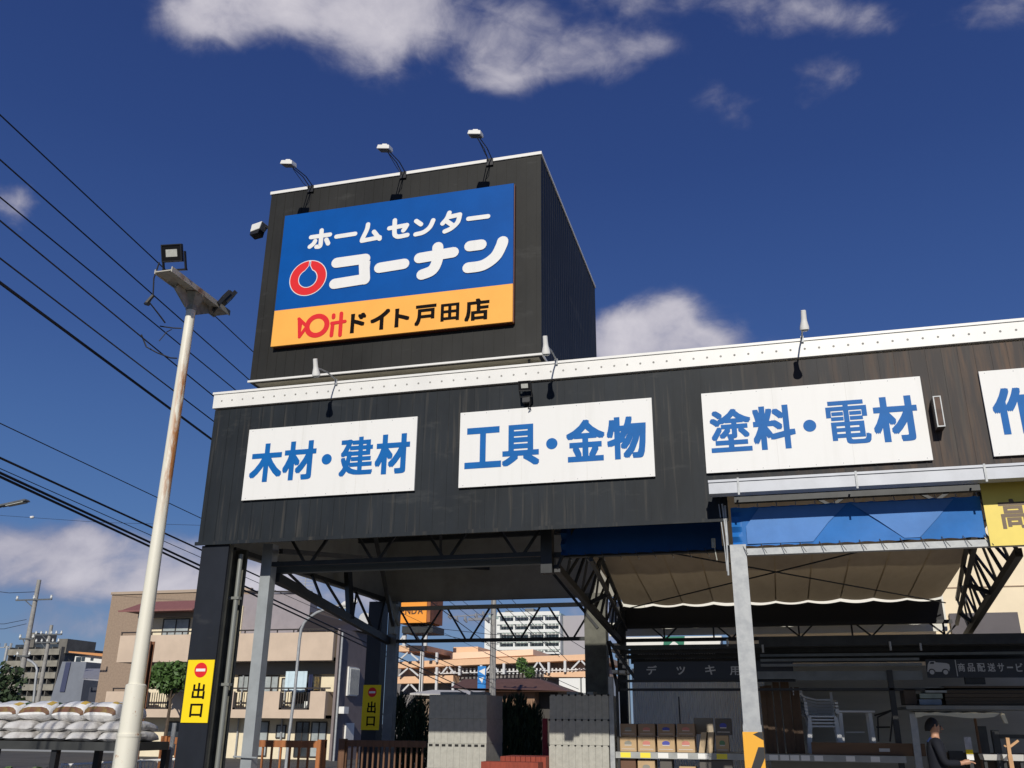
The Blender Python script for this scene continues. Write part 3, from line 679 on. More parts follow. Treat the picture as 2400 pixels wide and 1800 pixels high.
# blue tarps
def tarp(x0, x1, y, zt_, zb_, lab, tri=False, cloth=None):
    t = thing('blue_tarp', ((x0+x1)/2, y, zb_), lab, 'tarp', 'blue tarps hung under the canopy edge')
    b = MB(); nx = 90; nz = 8; r = np.random.RandomState(5)
    def lightpoly(x, z):
        if not tri: return 0
        f = (x-x0)/(x1-x0); g_ = (z-zb_)/(zt_-zb_)
        if f < .05: return 0
        d1 = f < .285+.11*g_ and f > .11   # left light field
        d2 = abs(f-.72) < .01+.155*g_ + 0
        d3 = abs(f-.50) < .0+.10*max(0, g_-.7)
        return 1 if (d1 or d2 or d3) else 0
    for i in range(nx+1):
        for j in range(nz+1):
            x = x0+(x1-x0)*i/nx; f = j/nz; z = zt_+(zb_-zt_)*f
            scal = .012*abs(math.sin(x*PI/.22)) if j in (0, nz) else 0
            crease = .035*math.exp(-((x-x0)/.10)**2)*math.sin(f*26+x*11)+.006*math.sin(x*5+f*3)
            b.v.append((x, y+crease, z+(scal if j == nz else -scal)))
    for i in range(nx):
        for j in range(nz):
            b.cur = 0; a = i*(nz+1)+j; b.face([a, a+1, a+nz+2, a+nz+1])
    b.build('sheet', [cloth or blue_tarp], t, smooth=True)
    if tri:
        b = MB()
        X_ = lambda f: x0+(x1-x0)*f
        Z_ = lambda g_: zb_+(zt_-zb_)*g_
        for k, pl in enumerate(([(.06, .06), (.33, .06), (.40, .52), (.48, .95), (.12, .95), (.06, .5)], [(.69, .06), (.75, .06), (.83, .52), (.90, .95), (.50, .95), (.60, .5)])):
            b.prism([(X_(f), Z_(g_)) for f, g_ in pl], y-.016, y-.013)
        b.build('doubled_panel', blue_tarp_l, t)
    x = x0+.1
    while x < x1-.02:
        MB().tube([(x, y-.01, zb_+.03), (x+.02, y-.04, zb_-.02), (x+.06, y-.09, zb_-.10)], .0045, 4).build('cord', mat('black_cord', (.05, .05, .05), .6), t); x += .218
    x = x0+.1
    while x < x1-.02: MB().tube([(x, y-.012, zt_-.01), (x, y+.03, zt_+.04)], .006, 5).build('tie', galv, t); x += .218
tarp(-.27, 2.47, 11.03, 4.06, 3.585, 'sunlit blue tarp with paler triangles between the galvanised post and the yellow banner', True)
tarp(-2.48, -.42, 11.62, 4.25, 3.665, 'shaded dark blue tarp tucked under the black fascia left of the galvanised post', False, mat('blue_tarp_shaded', (.008, .060, .20), .6, var=.2, vs=2, spec=.15))  # darker copy of the blue cloth, its shade put into the colour
# hanging loop on the shaded tarp
q = P(*z4(893, 240), y=11.5)
t = single('cable_tie', MB().tube([(q.x, 11.5, q.z+.13), (q.x, 11.5, q.z+.02)], .025, 8).tube([(q.x+.01, 11.5, q.z+.02), (q.x+.03, 11.5, q.z-.14)], .006, 5), lamp_glass, 'small pale tie hanging in front of the shaded blue tarp', 'tie')

# yellow height banner
by0, by1 = P(*z8(1910, 1195), y=11.0), P(*z8(1950, 1480), y=11.0)
t = thing('height_banner', (3.3, 10.98, 3.5), 'yellow banner with brown height-limit lettering at the right edge, next to the sunlit blue tarp', 'banner')
bx0 = 2.478
b = MB(); b.box(bx0, bx0+2.3, 10.95, 10.965, 3.475, 4.19); b.build('sheet', yellow_b, t)
b = MB(); put_glyph(b, '高', bx0+.145, bx0+.425, 3.655, 3.99, 10.949, .003, .028); put_glyph(b, 'さ', bx0+.47, bx0+.74, 3.66, 3.98, 10.949, .003, .03); b.build('lettering', brown_ink, t)

# gutter
t = thing('gutter', (4, 10.6, 4.13), 'pale grey box gutter with clips running along the lower right of the fascia', 'gutter')
b = MB(); gx = -.485
b.box(gx, XR, 10.56, 10.575, 4.13, 4.275); b.box(gx, XR, 10.575, 10.72, 4.13, 4.142); b.box(gx, XR, 10.72, 10.735, 4.13, 4.275); b.box(gx, gx+.012, 10.575, 10.72, 4.142, 4.27); b.box(gx-.004, XR, 10.545, 10.5595, 4.262, 4.290)
b.build('trough', silver, t)
for xx in (-.16, 1.13, 2.45, 3.75): b = MB().box(xx, xx+.022, 10.54, 10.5445, 4.10, 4.30).box(xx, xx+.022, 10.545, 10.99, 4.292, 4.30); b.build('clip', galv, t)
b = MB(); b.box(gx+.02, XR, 10.74, 10.985, 4.19, 4.205); b.build('flashing', dark_steel, t)

# ================================================================== left foreground: lamp pole
px, py = -7.64, 10.3
t = thing('lamp_pole', (px, py, 0), 'white steel lamp pole with rust streaks standing in front of the canopy corner', 'lamp pole')
b = MB(); b.tube([(px, py, 1.98), (px, py, 4.4), (px, py, 7.18)], [.095, .077, .067], 28); b.build('upper_pole', pole_rusty, t, smooth=True)
b = MB(); b.tube([(px, py, 0), (px, py, 1.43), (px, py, 1.432), (px, py, 2.02), (px, py, 2.035)], [.142, .140, .132, .124, .104], 28)
b.tube([(px, py, 1.42), (px, py, 1.455)], .146, 28); b.build('lower_pole', pole_rusty, t, smooth=True)
b = MB(); b.tube([(px, py, 7.181), (px, py, 7.25), (px, py, 7.42)], [.078, .085, .18], 8); b.bar((px, py-.39, 7.41), (px, py-.09, 7.25), .026, .18); b.bar((px, py+.39, 7.41), (px, py+.09, 7.25), .026, .18); b.build('pole_head', mat('dirty_steel', (.40, .40, .34), .6, .2, var=.4, vs=8), t)
pc = py-.02
b = MB(); b.box(px-.10, px+.15, pc-.74, pc+.74, 7.43, 7.446); b.box(px-.116, px-.1005, pc-.74, pc+.74, 7.41, 7.475); b.box(px+.1505, px+.166, pc-.74, pc+.74, 7.41, 7.49)
b.build('cross_arm', mat('rusty_cross_arm', (.46, .44, .38), .7, .05, col2=(.26, .15, .09), vs=3.2, lo=.5, hi=.68), t)
for (yy, nrm, lb) in ((pc-.60, (.12, -.90, -.38), 'a'), (pc+.62, (.55, .62, -.55), 'b')):
    ft = thing('pole_floodlight', (px, yy, 7.46), 'black floodlight facing the viewer on the near end of the pole cross arm' if lb == 'a' else 'black floodlight seen edge-on at the far end of the pole cross arm', 'floodlight', 'black floodlights on the pole cross arm')
    c, sx, up, n_, bx = flood(ft, (px+.04+(0 if lb == 'a' else .14), yy-(.03 if lb == 'a' else 0), 7.77 if lb == 'a' else 7.62), nrm, .152 if lb == 'a' else .148)
    b = MB(); bx(b, -.175, -.156, -.22, .026, -.065, -.026); bx(b, .156, .175, -.22, .026, -.065, -.026); bx(b, -.175, .175, -.245, -.22, -.078, -.013); bx(b, -.04, .04, -.30, -.245, -.06, -.02); b.build('bracket', lamp_black, ft)
cab = mat('black_cable', (.02, .02, .02), .5)
b = MB(); yy = pc-.64
K3 = lambda pts: [(px+a_*1.29, py+b_*1.29, 1.6+(c_-1.6)*1.2875) for a_, b_, c_ in pts]
b.tube(K3([(-.12, -.5, 6.3), (-.14, -.52, 6.1), (-.13, -.5, 5.9), (-.16, -.5, 5.82), (-.1, -.4, 5.72), (-.08, -.3, 5.66)]), .011, 6); b.tube(K3([(-.13, -.5, 5.9), (-.19, -.52, 5.80), (-.14, -.54, 5.78)]), .028, 6)
b.tube(K3([(-.22, -.2, 5.68), (-.12, -.1, 5.69), (-.05, -.05, 5.70)]), .010, 6)
b.tube(K3([(-.36, -.3, 5.55), (-.31, -.25, 5.42), (-.2, -.2, 5.36), (-.1, -.1, 5.33), (-.05, -.05, 5.34)]), .011, 6); b.tube(K3([(-.2, -.2, 5.5), (-.12, -.2, 5.6), (-.1, -.15, 5.65)]), .007, 5)
b.build('loose_cable', cab, t, smooth=True)

# ------------------------------------------------------------------ overhead wires and their pole
YP = 48.0
wire_m = mat('wire_black', (.012, .013, .02), .6)
def wire(name, a, b_, r, lab, sag=.0, upole=1155,  grp='overhead wires running past the canopy corner', yp=YP, ext=.5):
    s_ = (b_[1]-a[1])/(b_[0]-a[0]); ve = a[1]+(upole-a[0])*s_
    R = P(upole, ve, y=yp); Lp = P(a[0], a[1], z=max(R.z, 4.6)); Lp = Lp+(Lp-R)*ext
    pts = []
    for i in range(25):
        f = i/24; p = Lp.lerp(R, f); p.z -= sag*4*f*(1-f); pts.append(p)
    o = MB().tube(pts, r, 5).build(name, wire_m, None, loc=tuple(Lp), smooth=True)
    return tag(o, lab, 'wire', grp)
W_ = [((0, 269), (595, 826), .011, 'highest wire on the left, passing just above the floodlight pole head'),
      ((0, 374), (583, 889), .011, 'second wire from the top on the left, crossing the upper pole shaft'),
      ((0, 462), (552, 914), .011, 'third wire from the top on the left, passing below the small cloud'),
      ((0, 517), (505, 932), .010, 'fourth wire from the top on the left, ending at the white band corner'),
      ((0, 605), (503, 989), .010, 'fifth wire from the top on the left, meeting the fascia below the white band'),
      ((0, 662), (497, 1030), .022, 'thick black cable, sixth from the top on the left'),
      ((0, 992), (470, 1214), .007, 'faint thin wire in the open sky between the two bundles of cables'),
      ((0, 1073), (474, 1290), .015, 'dark wire just above the thickest pair of low cables'),
      ((0, 1098), (474, 1308), .006, 'very thin wire between the dark wire and the thickest pair of low cables'),
      ((0, 1108), (470, 1326), .019, 'upper cable of the thickest low pair passing behind the pole'),
      ((0, 1117), (470, 1336), .019, 'lower cable of the thickest low pair passing behind the pole')]
for a, b_, r, lb in W_: wire('overhead_wire', a, b_, r, lb, yp=62.0 if 'sixth' in lb else YP)
# roof-level conductor seen over the apartment
def utility_pole(x, y, h, r, lab, arms, tr=True, rz=0, detail=True):
    t = thing('utility_pole', (x, y, 0), lab, 'utility pole', 'concrete utility poles')
    MB().tube([(x, y, 0), (x, y, h)], [r*1.25, r*.8], 12).build('pole', concrete, t, smooth=True)
    c, s_ = math.cos(rz), math.sin(rz)
    for (z, w, k) in arms:
        b = MB(); b.bar((x-w*c, y-w*s_-.15, z), (x+w*c, y+w*s_-.15, z), .09); b.bar((x-w*.5*c, y-w*.5*s_-.15, z), (x, y-.1, z-.5), .05)
        b.build('cross_arm', grey_steel, t)
        for i in range(k):
            f = -1+2*i/(k-1); b = MB(); px_ = x+f*w*.95*c; py_ = y+f*w*.95*s_-.15
            b.tube([(px_, py_, z+.04), (px_, py_, z+.12), (px_, py_, z+.2), (px_, py_, z+.28)], [.04, .09, .05, .08], 8); b.build('insulator', hotel_white, t, smooth=True)
    if tr:
        for sd in (-1, 1): MB().tube([(x+sd*.45, y-.1, tr-1.0), (x+sd*.45, y-.1, tr-.1), (x+sd*.45, y-.1, tr)], [.27, .27, .15], 12).build('transformer', grey_steel, t, smooth=True)
    return t
up = utility_pole(P(*z5b(1010, 500), y=YP).x, YP, 10.9, .16, 'tall concrete utility pole framed by the back truss of the canopy', [(10.4, 1.1, 4), (8.9, .9, 3)], tr=0)
xq, zq = -13.95, 7.0
b = MB()
for k, (dx, dz) in enumerate(((-2.4, .15), (-2.0, .0), (-1.5, -.05), (-.9, .12), (-.5, .2), (-.25, -.1))):
    b.tube([(xq+dx, YP-.4, 7.05+dz), (xq+dx, YP-.4, 6.9+dz), (xq+dx+.1, YP-.4, 6.75+dz)], [.06, .1, .05], 6)
b.bar((xq-2.5, YP-.4, 7.0), (xq, YP-.2, 7.15), .06); b.box(xq-1.3, xq-.1, YP-.5, YP-.35, 6.78, 6.92)
b.build('switch_gear', mat('switch_grey', (.2, .21, .24), .5), up)
b = MB(); b.box(xq-.75, xq-.3, YP-.35, YP-.3, 3.35, 4.45)
bs = b.build('blue_sign_plate', mat('plate_blue', (.02, .22, .60), .5), up)
b = MB(); b.poly([(xq-.70, YP-.36, 4.2), (xq-.35, YP-.36, 4.35), (xq-.35, YP-.36, 4.0)]); b.poly([(xq-.68, YP-.36, 3.85), (xq-.42, YP-.36, 3.9), (xq-.5, YP-.36, 3.6)]); b.build('white_mark', white_board, bs)
q = P(92, 1359, y=52)
utility_pole(q.x, 52, q.z, .17, 'tall concrete utility pole with three insulators near the left edge', [(q.z-1.35, 1.45, 3), (q.z-3.9, .55, 2), (q.z-5.0, .5, 2)], tr=0)
q = P(121, 1465, y=62)
utility_pole(q.x, 62, q.z, .16, 'shorter utility pole with crowded cross arms right of the tall one at left', [(q.z-.75, 1.25, 6), (q.z-1.35, 1.1, 5)], tr=0)
b = MB(); q0 = P(*z3b(65, 605), y=58); b.tube([(q0.x, 58, 0), (q0.x, 58, q0.z)], .10, 8); b.bar((q0.x-.9, 58, q0.z-.1), (q0.x+.4, 58, q0.z-.1), .07)
for dx in (-.8, -.2, .3): b.tube([(q0.x+dx, 58, q0.z-.1), (q0.x+dx, 58, q0.z+.2)], .09, 6)
single('telephone_pole', b, galv, 'thin grey pole with a cluster of fittings at the far left edge', 'utility pole')
# local wires at the left poles
for (a, b_, lb, r) in (((-40, 1382), (85, 1387), 'thin wire from the left edge to the top arm of the tall pole', .02), ((-40, 1462), (62, 1452), 'thin wire from the left edge to the middle of the tall pole', .018), ((-40, 1475), (62, 1462), 'lowest thin wire from the left edge to the tall pole', .018), ((0, 1208), (500, 1232), 'faint wire with a small white marker above the low clouds at left', .012)):
    A = P(*a, y=52); B = P(*b_, y=52); o = MB().tube([A, A.lerp(B, .5)-Vector((0, 0, .15)), B], r, 5).build('pole_wire', wire_m, None, loc=tuple(A)); tag(o, lb, 'wire', 'wires at the far left poles')
q = P(75, 1213, y=52); single('wire_marker', MB().tube([q+Vector((-.14, 0, 0)), q+Vector((-.1, 0, .02)), q+Vector((.1, 0, .02)), q+Vector((.14, 0, 0))], [.02, .1, .1, .02], 8), white_paint, 'small white marker ball on the faint wire at left', 'marker')
# wires in the opening behind the back truss
k = 0
for (a, b_) in (((460, 360), (1500, 450)), ((500, 410), (985, 500)), ((1060, 105), (1550, 560)), ((1190, 105), (1240, 160)), ((1300, 190), (1870, 560)), ((1040, 560), (1700, 880)), ((1050, 640), (1880, 990))):
    A = P(*z5b(*a), y=44); B = P(*z5b(*b_), y=44); d = B-A; A = A-d*.15; B = B+d*.15
    if k == 3: B = B+d*9
    o = MB().tube([A, A.lerp(B, .5)-Vector((0, 0, .08)), B], .014, 5).build('street_wire', wire_m, None, loc=tuple(A))
    tag(o, ['thin wire sagging left of the utility pole below the truss apexes', 'thin wire meeting the utility pole from the left', 'wire falling steeply to the right of the utility pole', 'short wire above the white tower block roof', 'wire crossing in front of the white tower block facade', 'wire crossing in front of the peach parking ramp', 'lowest wire falling towards the white building at right'][k], 'wire', 'wires in the opening under the back truss'); k += 1

# street lamps
def street_lamp(pts, r, lab, head=None, y=30):
    P3 = [P(*q, y=y) for q in pts]
    t = thing('street_lamp', (P3[0].x, y, 0), lab, 'street lamp', 'curved white street lamps')
    ps_ = [Vector((P3[0].x, y, 0))]+P3
    MB().tube(ps_, [r*1.25]+[r]*(len(ps_)-1), 10).build('pole', galv, t, smooth=True)
    e = P3[-1]; d = (P3[-1]-P3[-2]).normalized()
    b = MB(); b.tube([e, e+d*.12, e+d*.5, e+d*.62], [.05, .11, .12, .04], 10); b.build('lamp_head', white_paint, t, smooth=True)
    b = MB(); b.box(e.x+.02, e.x+.4, y-.05, y+.05, e.z-.13, e.z-.05); b.build('lens', lamp_glass, t)
street_lamp([(676, 1735), (691, 1620), (702, 1500), (706, 1475), (713, 1460), (724, 1448), (742, 1436), (770, 1425), (800, 1418)], .052, 'slim street lamp with a curved arm standing before the pink apartment building')
q = P(-30, 1188, y=24)
t = thing('street_lamp', (q.x-.5, 24, 0), 'street lamp head poking in from the left edge below the wires', 'street lamp', 'curved white street lamps')
e = P(2, 1187, y=24)
MB().tube([(q.x-1.5, 24, 0), (q.x-1.5, 24, 6.5), (q.x-1.2, 24, e.z-.1), (e.x, 24, e.z)], .05, 10).build('pole', galv, t, smooth=True)
e2 = P(66, 1172, y=24); b = MB(); d = (e2-e)
b.hexa([e+Vector((0, -.11, -.02)), e+Vector((0, .11, -.02)), e2+Vector((0, .14, -.04)), e2+Vector((0, -.14, -.04)), e+Vector((0, -.08, .06)), e+Vector((0, .08, .06)), e2+Vector((-.06, .1, .03)), e2+Vector((-.06, -.1, .03))]); b.build('lamp_head', grey_steel, t, bevel=.02)
b = MB(); b.hexa([e+d*.25+Vector((0, -.09, -.05)), e+d*.25+Vector((0, .09, -.05)), e+d*.9+Vector((0, .11, -.065)), e+d*.9+Vector((0, -.11, -.065)), e+d*.25+Vector((0, -.09, -.022)), e+d*.25+Vector((0, .09, -.022)), e+d*.9+Vector((0, .11, -.042)), e+d*.9+Vector((0, -.11, -.042))]); b.build('lens', lamp_glass, t)
street_lamp([(79, 1640), (84, 1590), (87, 1570), (84, 1560), (76, 1552), (64, 1546)], .11, 'small pale street lamp before the grey tower block at left', y=70)

# ------------------------------------------------------------------ background buildings
def window(parent, x0, x1, y, z0, z1_, glass=glass_pale, frame=dark_frame, mull=1, dep=.06):
    b = MB(); t_ = .05
    b.box(x0, x1, y-dep, y, z1_-t_, z1_); b.box(x0, x1, y-dep, y, z0, z0+t_); b.box(x0, x0+t_, y-dep, y, z0+t_, z1_-t_); b.box(x1-t_, x1, y-dep, y, z0+t_, z1_-t_)
    for k in range(mull): xm = x0+(x1-x0)*(k+1)/(mull+1); b.box(xm-t_/2, xm+t_/2, y-dep, y, z0+t_, z1_-t_)
    o = b.build('window', frame, parent)
    MB().box(x0+t_, x1-t_, y-dep*.5, y-dep*.3, z0+t_, z1_-t_).build('pane', glass, o)
AY = 40.0
ap = thing('apartment_building', (-25, 44, 0), 'three storey apartment building with pink balconies, cream walls and a maroon roof edge', 'building')
xl, xr = -31.0, -19.3
b = MB(); b.box(xl+.4, xr, AY+1.3, AY+4.0, 0, 5.4); b.box(xl+.4, -27.0, AY+1.3, AY+4.0, 5.4, 7.2); b.build('wall', apt_cream, ap)
b = MB(); b.box(xr, xr+.12, AY+.2, AY+4.0, 0, 5.75); b.build('side_wall', apt_side_shade, ap)
b = MB()
b.box(xl, xr-.25, AY+.0, AY+.15, 4.31, 5.58); b.box(xr-.25, xr-.1, AY+.0, AY+1.3, 4.31, 5.58); b.build('balcony_front', apt_pink, ap)
b = MB()
for i, (a_, c_) in enumerate(((xl-.3, -29.0), (-27.7, -24.3), (-24.3+.85, -21.9+.0), (-20.35, xr-.28))):
    b.box(a_, c_, AY, AY+.15, 1.78, 2.95)
b.box(-29.0, -27.7, AY, AY+.15, 1.78, 2.15); b.box(-24.3, -23.45, AY, AY+.15, 1.78, 2.15); b.box(-21.9, -20.35, AY, AY+.15, 1.78, 2.15)
b.box(xr-.42, xr-.28, AY+.15, AY+1.3, 1.78, 2.95)
b.build('balcony_front', apt_pink, ap)
b = MB()
for (a_, c_, z0_, z1__) in ((-29.0, -27.7, 2.15, 2.9), (-24.3, -23.45, 2.15, 2.9), (-21.9, -20.35, 2.15, 2.9)):
    b.box(a_, a_+.12, AY+.02, AY+.12, z0_, z1__); b.box(c_-.12, c_, AY+.02, AY+.12, z0_, z1__); b.box(a_, c_, AY+.02, AY+.12, z0_, z0_+.08)
    n = int((c_-a_)/.13)
    for k in range(1, n): b.box(a_+k*.13, a_+k*.13+.025, AY+.05, AY+.08, z0_, z1__)
for z_ in (3.06, 5.70): b.box(xl, xr-.1, AY+.03, AY+.10, z_, z_+.06); 
for k in range(14): b.box(xl+k*.86, xl+k*.86+.05, AY+.05, AY+.09, 5.58, 5.70); b.box(xl+k*.86, xl+k*.86+.05, AY+.05, AY+.09, 2.95, 3.06)
b.box(xr-.25, xr-.18, AY+.1, AY+1.3, 5.70, 5.76)
b.build('railing', dark_frame, ap)
b = MB(); b.box(xl, xr-.1, AY+.15, AY+1.29, 4.31, 4.45); b.box(xl, xr-.28, AY+.15, AY+1.29, 1.78, 1.92); b.build('balcony_floor', apt_grey, ap)
b = MB(); b.box(-30.9, -27.1, AY+1.0, AY+1.29, 6.55, 7.0); b.box(xl+.4, xr-.1, AY+1.1, AY+1.29, 3.75, 4.30); b.build('lintel_band', mat('grey_band', (.25, .23, .20), .8), ap)
b = MB(); b.hexa([(xl-.2, AY-.1, 6.78), (-27.0, AY-.1, 6.78), (-27.0, AY+1.5, 6.78), (xl-.2, AY+1.5, 6.78), (xl+.5, AY+.9, 7.33), (-27.0, AY+.9, 7.33), (-27.0, AY+1.5, 7.33), (xl+.5, AY+1.5, 7.33)]); b.box(xl-.25, -27.0, AY-.14, AY-.1, 6.72, 6.80); b.build('roof', roof_red, ap)
for (a_, c_, z0_, z1__, gl) in ((-29.55, -28.0, 4.5, 6.5, glass_pale), (-26.0, -25.2, 4.6, 6.2, glass_dark), (-28.7, -27.5, 2.0, 3.7, glass_dark), (-24.9, -24.3, 3.0, 3.75, glass_pale), (-23.5, -22.7, 2.1, 3.72, glass_pale), (-22.55, -22.05, 3.0, 3.6, glass_pale), (-21.95, -20.5, 2.0, 3.7, glass_dark),
                              (-28.6, -27.6, .1, 1.6, glass_dark), (-27.2, -26.6, .9, 1.5, glass_pale), (-23.9, -23.0, .1, 1.65, glass_pale), (-22.6, -22.1, .9, 1.5, glass_pale), (-21.6, -20.9, .1, 1.65, glass_dark), (-20.8, -20.0, .1, 1.65, glass_pale)):
    window(ap, a_, c_, AY+1.285, z0_, z1__, gl)
# penthouse
b = MB(); b.box(-27.0, -22.4, AY+3.2, AY+4.0, 5.4, 7.9); b.build('penthouse_wall', apt_grey, ap)
b = MB(); b.box(-26.98, -26.2, AY+3.1, AY+3.195, 5.6, 7.3); b.build('penthouse_panel', apt_cream, ap)
b = MB(); b.box(-25.3, -25.0, AY+3.1, AY+3.19, 5.8, 6.9); b.build('window', glass_dark, ap)
b = MB(); b.bar((-27.0, AY+3.1, 8.05), (-22.3, AY+3.1, 7.9), .09); b.build('roof_edge', dark_frame, ap)
b = MB(); b.hexa([(-22.3, AY+1.8, 5.8), (-19.0, AY+1.8, 5.8), (-19.0, AY+4.2, 5.8), (-22.3, AY+4.2, 5.8), (-22.3, AY+3.2, 6.9), (-20.0, AY+3.2, 6.3), (-20.0, AY+4.2, 6.3), (-22.3, AY+4.2, 6.9)]); b.build('roof', dark_frame, ap)
b = MB(); b.box(xr+.121, xr+.2, AY+1.3, AY+2.4, 2.8, 4.1); o = b.build('window', white_paint, ap)
for k in range(10): b = None
b = MB()
for k in range(9): b.box(xr+.201, xr+.26, AY+1.4+k*.12, AY+1.43+k*.12, 2.85, 4.05)
b.build('window_grille', galv, o)
b = MB(); b.box(xr+.121, xr+.2, AY+1.4, AY+2.3, .8, 1.6); b.build('window', white_paint, ap)
MB().tube([(xr+.2, AY+.3, 0), (xr+.2, AY+.3, 5.6)], .05, 8).build('drain_pipe', galv, ap)
b = MB(); b.box(xr+.121, xr+.5, AY+.4, AY+.9, 2.0, 2.3); b.build('meter_box', white_paint, ap)
q = P(853, 1453, y=AY+3.6)
b = MB(); b.tube([q+Vector((.1, -.08, 0)), q+Vector((0, 0, 0))], [.36, .1], 16); b.tube([q, (q.x+.2, q.y+.2, 5.6)], .03, 6)
single('satellite_dish', b, white_paint, 'small white satellite dish on the apartment roof, seen against the sky', 'dish')
# laundry
for (a_, c_, z0_, z1__, m_, lb) in ((-21.85, -20.75, 2.95, 3.85, mat('pale_blue_cloth', (.60, .74, .80), .8, var=.1), 'pale blue sheet hanging on the second floor balcony'), (-20.65, -20.45, 2.9, 3.7, mat('navy_cloth', (.03, .04, .10), .8), 'navy clothes hanging beside the pale blue sheet'), (-20.35, -20.1, 2.9, 3.6, mat('mixed_cloth', (.25, .18, .06), .8, col2=(.04, .04, .05), vs=8), 'brown clothes hanging at the end of the balcony')):
    b = MB(); n = 10
    for i in range(n): 
        x0 = a_+(c_-a_)*i/n; x1 = a_+(c_-a_)*(i+1)/n; w0 = .03*math.sin(i*1.9); w1 = .03*math.sin((i+1)*1.9)
        b.hexa([(x0, AY+.3+w0, z0_), (x1, AY+.3+w1, z0_), (x1, AY+.33+w1, z0_), (x0, AY+.33+w0, z0_), (x0, AY+.3+w0, z1__), (x1, AY+.3+w1, z1__), (x1, AY+.33+w1, z1__), (x0, AY+.33+w0, z1__)])
    single('laundry', b, m_, lb, 'laundry', 'laundry on the apartment balcony')
def shrub(name, c, rad, n, size, m_, lab, cat='shrub', grp=None, spike=0, seed=1, trunk=True):
    t = thing(name, (c[0], c[1], 0), lab, cat, grp)
    b = MB(); foliage(b, c, rad, n, size, spike, seed); b.build('crown', m_, t)
    if trunk:
        b = MB(); b.tube([(c[0], c[1], 0), (c[0]+.05, c[1], c[2]*.6), (c[0], c[1], c[2])], [.09, .07, .03], 7)
        for k in range(4): a = k*1.7; b.tube([(c[0], c[1], c[2]*.7), (c[0]+math.cos(a)*rad[0]*.6, c[1]+math.sin(a)*rad[1]*.6, c[2]+rad[2]*.3)], [.04, .012], 5)
        b.build('trunk', bark, t)
    return t
q = P(*z3b(1460, 870), y=38.5)
shrub('balcony_tree', (q.x, 38.8, q.z), (1.55, .7, .72), 1700, .13, leaf_green, 'leafy green tree in front of the second floor balconies', 'tree')

# tan block behind
def block(name, x0, x1, y0, y1, z1_, m_, lab, extra=None):
    t = thing(name, ((x0+x1)/2, y0, 0), lab, 'building'); MB().box(x0, x1, y0, y1, 0, z1_).build('wall', m_, t); return t
t = block('tan_tiled_building', -47.8, -36, 60, 75, 10.6, brown_tile, 'plain tan tiled building rising behind the apartment roof')
MB().box(-47.85, -35.9, 59.9, 60.2, 10.601, 10.8).build('parapet', mat('tan_cap', (.42, .33, .25), .7), t)
# grey tower block far left
t = thing('residential_tower', (-117, 130, 0), 'grey multi-storey housing block with rows of dark balconies at far left', 'building')
gr = mat('weathered_grey', (.17, .16, .14), .8, var=.3, vs=.5)
MB().box(-122, -112, 131.5, 145, 0, 13.0).build('wall', gr, t)
MB().box(-119.4, -118.2, 131, 136, 13.0, 15.4).box(-113.2, -111.6, 131, 138, 12.0, 14.3).box(-116.5, -114.5, 132, 136, 13.0, 13.9).build('roof_room', gr, t)
for k in range(7):
    z_ = .6+k*1.85
    MB().box(-122.2, -112, 130, 130.2, z_, z_+.95).build('balcony', mat('balcony_grey', (.30, .28, .23), .8, var=.35, vs=.7), t)
    MB().box(-122.1, -112.1, 131.3, 131.45, z_+.95, z_+1.8).build('window_band', glass_dark, t)
for k in range(7): MB().box(-122.2+k*1.7, -122.05+k*1.7, 130.21, 131.3, .6, 13.0).build('partition', gr, t)
# blue-grey slab tower with low annex, white house
gb = mat('blue_grey_render', (.20, .22, .26), .7, var=.15, vs=.6)
t = thing('slab_building', (-58.6, 70, 0), 'blue grey slab fronted building with a dark vertical strip', 'building')
b = MB(); b.hexa([(-60.9, 70, 0), (-57.2, 70, 0), (-57.2, 78, 0), (-60.9, 78, 0), (-59.8, 70, 6.45), (-57.3, 70, 6.4), (-57.3, 78, 6.4), (-59.8, 78, 6.45)]); b.build('wall', gb, t)
b = MB(); q0 = P(*z3b(590, 745), y=69.9); q1 = P(*z3b(535, 1000), y=69.9); b.hexa([(q1.x-.25, 69.9, q1.z), (q1.x+.25, 69.9, q1.z), (q1.x+.25, 69.99, q1.z), (q1.x-.25, 69.99, q1.z), (q0.x-.25, 69.9, q0.z), (q0.x+.25, 69.9, q0.z), (q0.x+.25, 69.99, q0.z), (q0.x-.25, 69.99, q0.z)]); b.build('dark_strip', mat('navy_strip', (.05, .06, .12), .6), t)
t = thing('low_grey_building', (-51, 62, 0), 'low building with a sloping grey metal roof between the slab building and the apartment', 'building')
q0 = P(*z3b(715, 880), y=62); q1 = P(*z3b(1060, 935), y=62); q2 = P(*z3b(735, 800), y=68); q3 = P(*z3b(1080, 800), y=68)
b = MB(); b.hexa([(q0.x, 62, q0.z-.12), (q1.x+2, 62, q1.z-.12), (q3.x+2, 68, q3.z-.12), (q2.x, 68, q2.z-.12), (q0.x, 62, q0.z), (q1.x+2, 62, q1.z), (q3.x+2, 68, q3.z), (q2.x, 68, q2.z)]); b.build('roof', mat('grey_sheet_roof', (.30, .30, .33), .6, var=.15, vs=1, stretch=(4, .5, 1)), t)
b = MB(); b.box(q0.x+.3, q1.x+2, 62.6, 68, 0, q1.z-.2); b.build('wall', mat('dark_navy_wall', (.045, .05, .07), .7), t)
t = thing('white_house', (-66, 90, 0), 'white house with an orange roof edge beyond the low grey building', 'house')
q0 = P(*z3b(650, 690), y=90); q1 = P(*z3b(880, 800), y=90)
b = MB(); b.box(q0.x, q1.x, 90, 96, 0, q0.z); b.build('wall', hotel_white, t)
